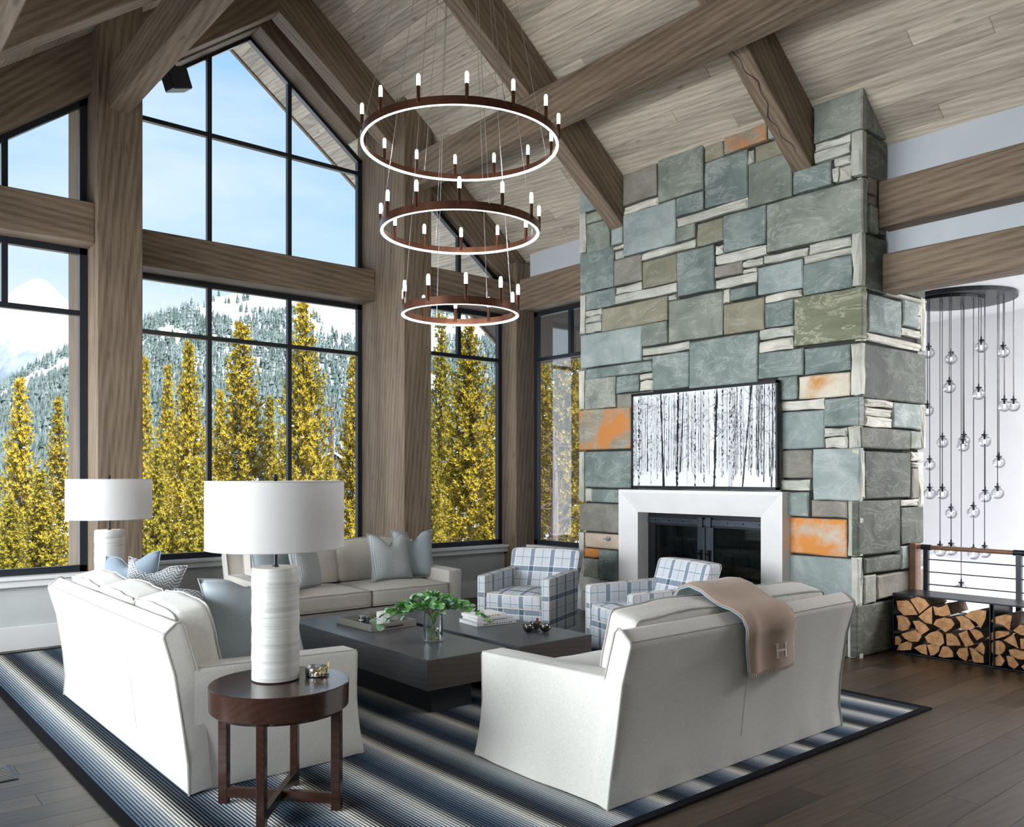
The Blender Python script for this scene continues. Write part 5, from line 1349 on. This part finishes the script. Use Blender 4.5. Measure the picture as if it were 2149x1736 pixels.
# pines close to the house
def pine_mesh(seed, R=.17, nb=210, droop=.35, tuft=.026):
    r = random.Random(seed); V = []; F = []; BV = []
    B = MB(); B.tube([(.004*math.sin(z*9), .004*math.cos(z*7), z) for z in [i/10 for i in range(11)]], .01, 6, rs=[.013*(1-i/10.5)+.001 for i in range(11)])
    for k in range(nb):
        t = .03+.95*(k/nb)**.92+r.uniform(-.01, .01); t = min(.985, max(.02, t))
        L = R*(1-t)**.92*r.uniform(.55, 1.15)*(1 if t > .12 else .85)+.008; a = k*2.39996+r.uniform(-.4, .4)
        up = droop+(.55*t); dx, dy = math.cos(a), math.sin(a)
        p0 = Vector((0, 0, t)); pe = Vector((dx*L, dy*L, t+L*up*.6)); pm_ = Vector((dx*L*.55, dy*L*.55, t+L*up*.10))
        B.tube([p0, pm_, pe], .002, 3, rs=[.0022, .0014, .0006])
        nt_ = max(3, int(L/.0085))
        for q in range(nt_):
            s = .22+.78*(q+r.random()*.5)/nt_
            c = (p0.lerp(pm_, s/.55) if s < .55 else pm_.lerp(pe, (s-.55)/.45))+Vector((r.uniform(-1, 1), r.uniform(-1, 1), r.uniform(-.6, 1)))*.012
            ax = (pe-p0).normalized()+Vector((r.uniform(-.5, .5), r.uniform(-.5, .5), r.uniform(.1, .9))); ax.normalize()
            side = ax.cross(Vector((r.uniform(-1, 1), r.uniform(-1, 1), 1))).normalized(); oth = ax.cross(side)
            l = tuft*r.uniform(.7, 1.25)
            for m_ in range(5):
                th = m_*1.257+r.uniform(-.3, .3); dd = (ax*.75+(side*math.cos(th)+oth*math.sin(th))*.62).normalized(); nn = dd.cross(ax).normalized()*l*.17
                o = len(V); V += [c-nn, c+nn, c+dd*l]; F.append((o, o+1, o+2))
    return MB().add(V, F), B, r
PV = []
for i, (R, nb, dr, tf) in enumerate([(.17, 340, .5, .020), (.21, 370, .35, .020), (.14, 290, .7, .019), (.24, 390, .3, .019)]):
    fol, trn, r = pine_mesh(40+i, R, nb, dr, tf)
    sn = MB()
    for k in range(14):
        t = r.uniform(.05, .8); a = r.uniform(0, 6.28); rr = R*(1-t)**.75*r.uniform(.5, .95); sz = r.uniform(.003, .009)
        sn.lathe([(0, -sz*.3), (sz, 0), (sz*.7, sz*.35), (0, sz*.5)], 6, rr*math.cos(a), rr*math.sin(a), cap0=False)
        for q in range(24): x_, y_, z_ = sn.v[-24+q]; sn.v[-24+q] = (x_, y_, z_+t+rr*.3)
    tm = trn.mesh('trunk', M['bark'])
    PV.append(({c: fol.mesh('foliage', M['needle_'+c]) for c in 'yg'}, tm, sn.mesh('snow_clump', M['snow'])))
seen = defaultdict(int)
def pine(u, top, d, wpx, var, c, label, snow=True, zb=None):
    ax, ay = dirpx(u); x, y = ax*d, ay*d; zt = CH+(HZ-top)/FPX*d; zb = near_z(x, y)-.1 if zb is None else zb; H = zt-zb
    R = (.15, .19, .12, .22)[var]; sc = (wpx/2/FPX*d)/(R*.98)
    t = thing('pine_tree', label, 'tree', (x, y, zb), rf.random()*6, 'pines outside the windows')
    fm_, tm, sm = PV[var]
    for nm, me in (('trunk', tm), ('foliage', fm_[c])) + ((('snow_clump', sm),) if snow else ()):
        o = link(nm, me, t); o.scale = (sc, sc, H)
    return t
PL = [
 (42, 788, 23, 120, 0, 'y', 'yellow-green pine in the far left window, its top under the snowy peak'),
 (122, 832, 25, 95, 2, 'y', 'slender yellow-green pine in the far left window beside the exterior post'),
 (-30, 860, 20, 120, 1, 'g', 'pine cut by the left border of the picture'),
 (85, 985, 16, 170, 3, 'g', 'low bushy pine at the bottom of the far left window'),
 (20, 1040, 15, 130, 1, 'g', 'low pine in the bottom left corner of the far left window'),
 (305, 745, 30, 70, 2, 'y', 'narrow pine just right of the thick left post'),
 (352, 762, 27, 90, 0, 'y', 'yellow pine second from the left in the tall window'),
 (396, 715, 23, 150, 1, 'y', 'pointed yellow pine touching the first muntin of the tall window'),
 (330, 935, 17, 130, 3, 'g', 'low bushy pine at the bottom left of the tall window'),
 (408, 960, 17, 110, 1, 'g', 'low green pine beside the first muntin, behind the left sofa pillows'),
 (462, 815, 27, 90, 0, 'y', 'short yellow pine left of the golden one in the middle of the tall window'),
 (507, 672, 24, 170, 0, 'y', 'golden pine standing in the middle pane of the tall window'),
 (566, 830, 25, 100, 1, 'g', 'green pine just left of the second muntin'),
 (636, 628, 23, 190, 1, 'y', 'tallest yellow pine, right of the second muntin in the tall window'),
 (600, 930, 18, 130, 3, 'y', 'low bushy yellow pine above the large lamp shade'),
 (690, 960, 22, 80, 2, 'g', 'small green pine low at the right of the tall window'),
 (742, 738, 24, 115, 1, 'y', 'pine at the right edge of the tall window, beside the frame'),
 (925, 655, 26, 110, 2, 'g', 'dark pine at the left edge of the narrow window'),
 (985, 668, 18, 200, 1, 'y', 'bright yellow pine filling the narrow window between the posts'),
 (1042, 800, 24, 110, 0, 'g', 'pine at the right edge of the narrow window'),
 (905, 900, 16, 100, 3, 'g', 'low green pine in the lower left of the narrow window'),
 (1030, 960, 15, 120, 3, 'y', 'low yellow pine in the lower right of the narrow window'),
 (1140, 690, 26, 100, 0, 'y', 'pine at the left side of the corner window'),
 (1190, 640, 19, 170, 1, 'y', 'bright yellow pine close behind the corner window'),
 (1245, 660, 22, 150, 3, 'y', 'pine at the right of the corner window, partly behind the chimney'),
 (1120, 820, 30, 90, 2, 'g', 'thin green pine low in the corner window'),
 (1210, 780, 30, 120, 1, 'g', 'dark pine behind the bright one in the corner window'),
]
for a in PL: pine(*a)
# a bare grey larch and bare trunks low in the corner window
def bare(u, d, top, label, seed, lean=0):
    ax, ay = dirpx(u); x, y = ax*d, ay*d; zb = near_z(x, y)-.1; H = CH+(HZ-top)/FPX*d-zb; r = random.Random(seed)
    t = thing('bare_tree', label, 'tree', (x, y, zb), 0, 'bare trees outside')
    MB().tube([(lean*H*k/8, .02*math.sin(k), H*k/8) for k in range(9)], .1, 8, rs=[.11*(1-k/9) + .01 for k in range(9)]).obj('trunk', M['bark'], t)
    m = MB()
    for k in range(60):
        z = H*r.uniform(.12, .95); a = r.uniform(0, 6.28); L = (H-z)*.16+.35
        p = [Vector((lean*z, 0, z))]
        for i in range(3): a += r.uniform(-.5, .5); p.append(p[-1]+Vector((math.cos(a)*L/3, math.sin(a)*L/3, r.uniform(-.12, .2))))
        m.tube(p, .01, 3, rs=[.012, .009, .006, .003])
    m.obj('branches', M['bark'], t)
bare(697, 26, 830, 'bare grey tree between the two right pines of the tall window', 1)
bare(1163, 17, 900, 'bare trunk low at the left of the corner window', 2)
bare(1182, 19, 880, 'thick bare trunk in the middle of the corner window', 3, .01)
bare(1204, 22, 900, 'bare trunk beside the chimney edge in the corner window', 4)
bare(1133, 23, 930, 'thin bare trunk at the left frame of the corner window', 5)
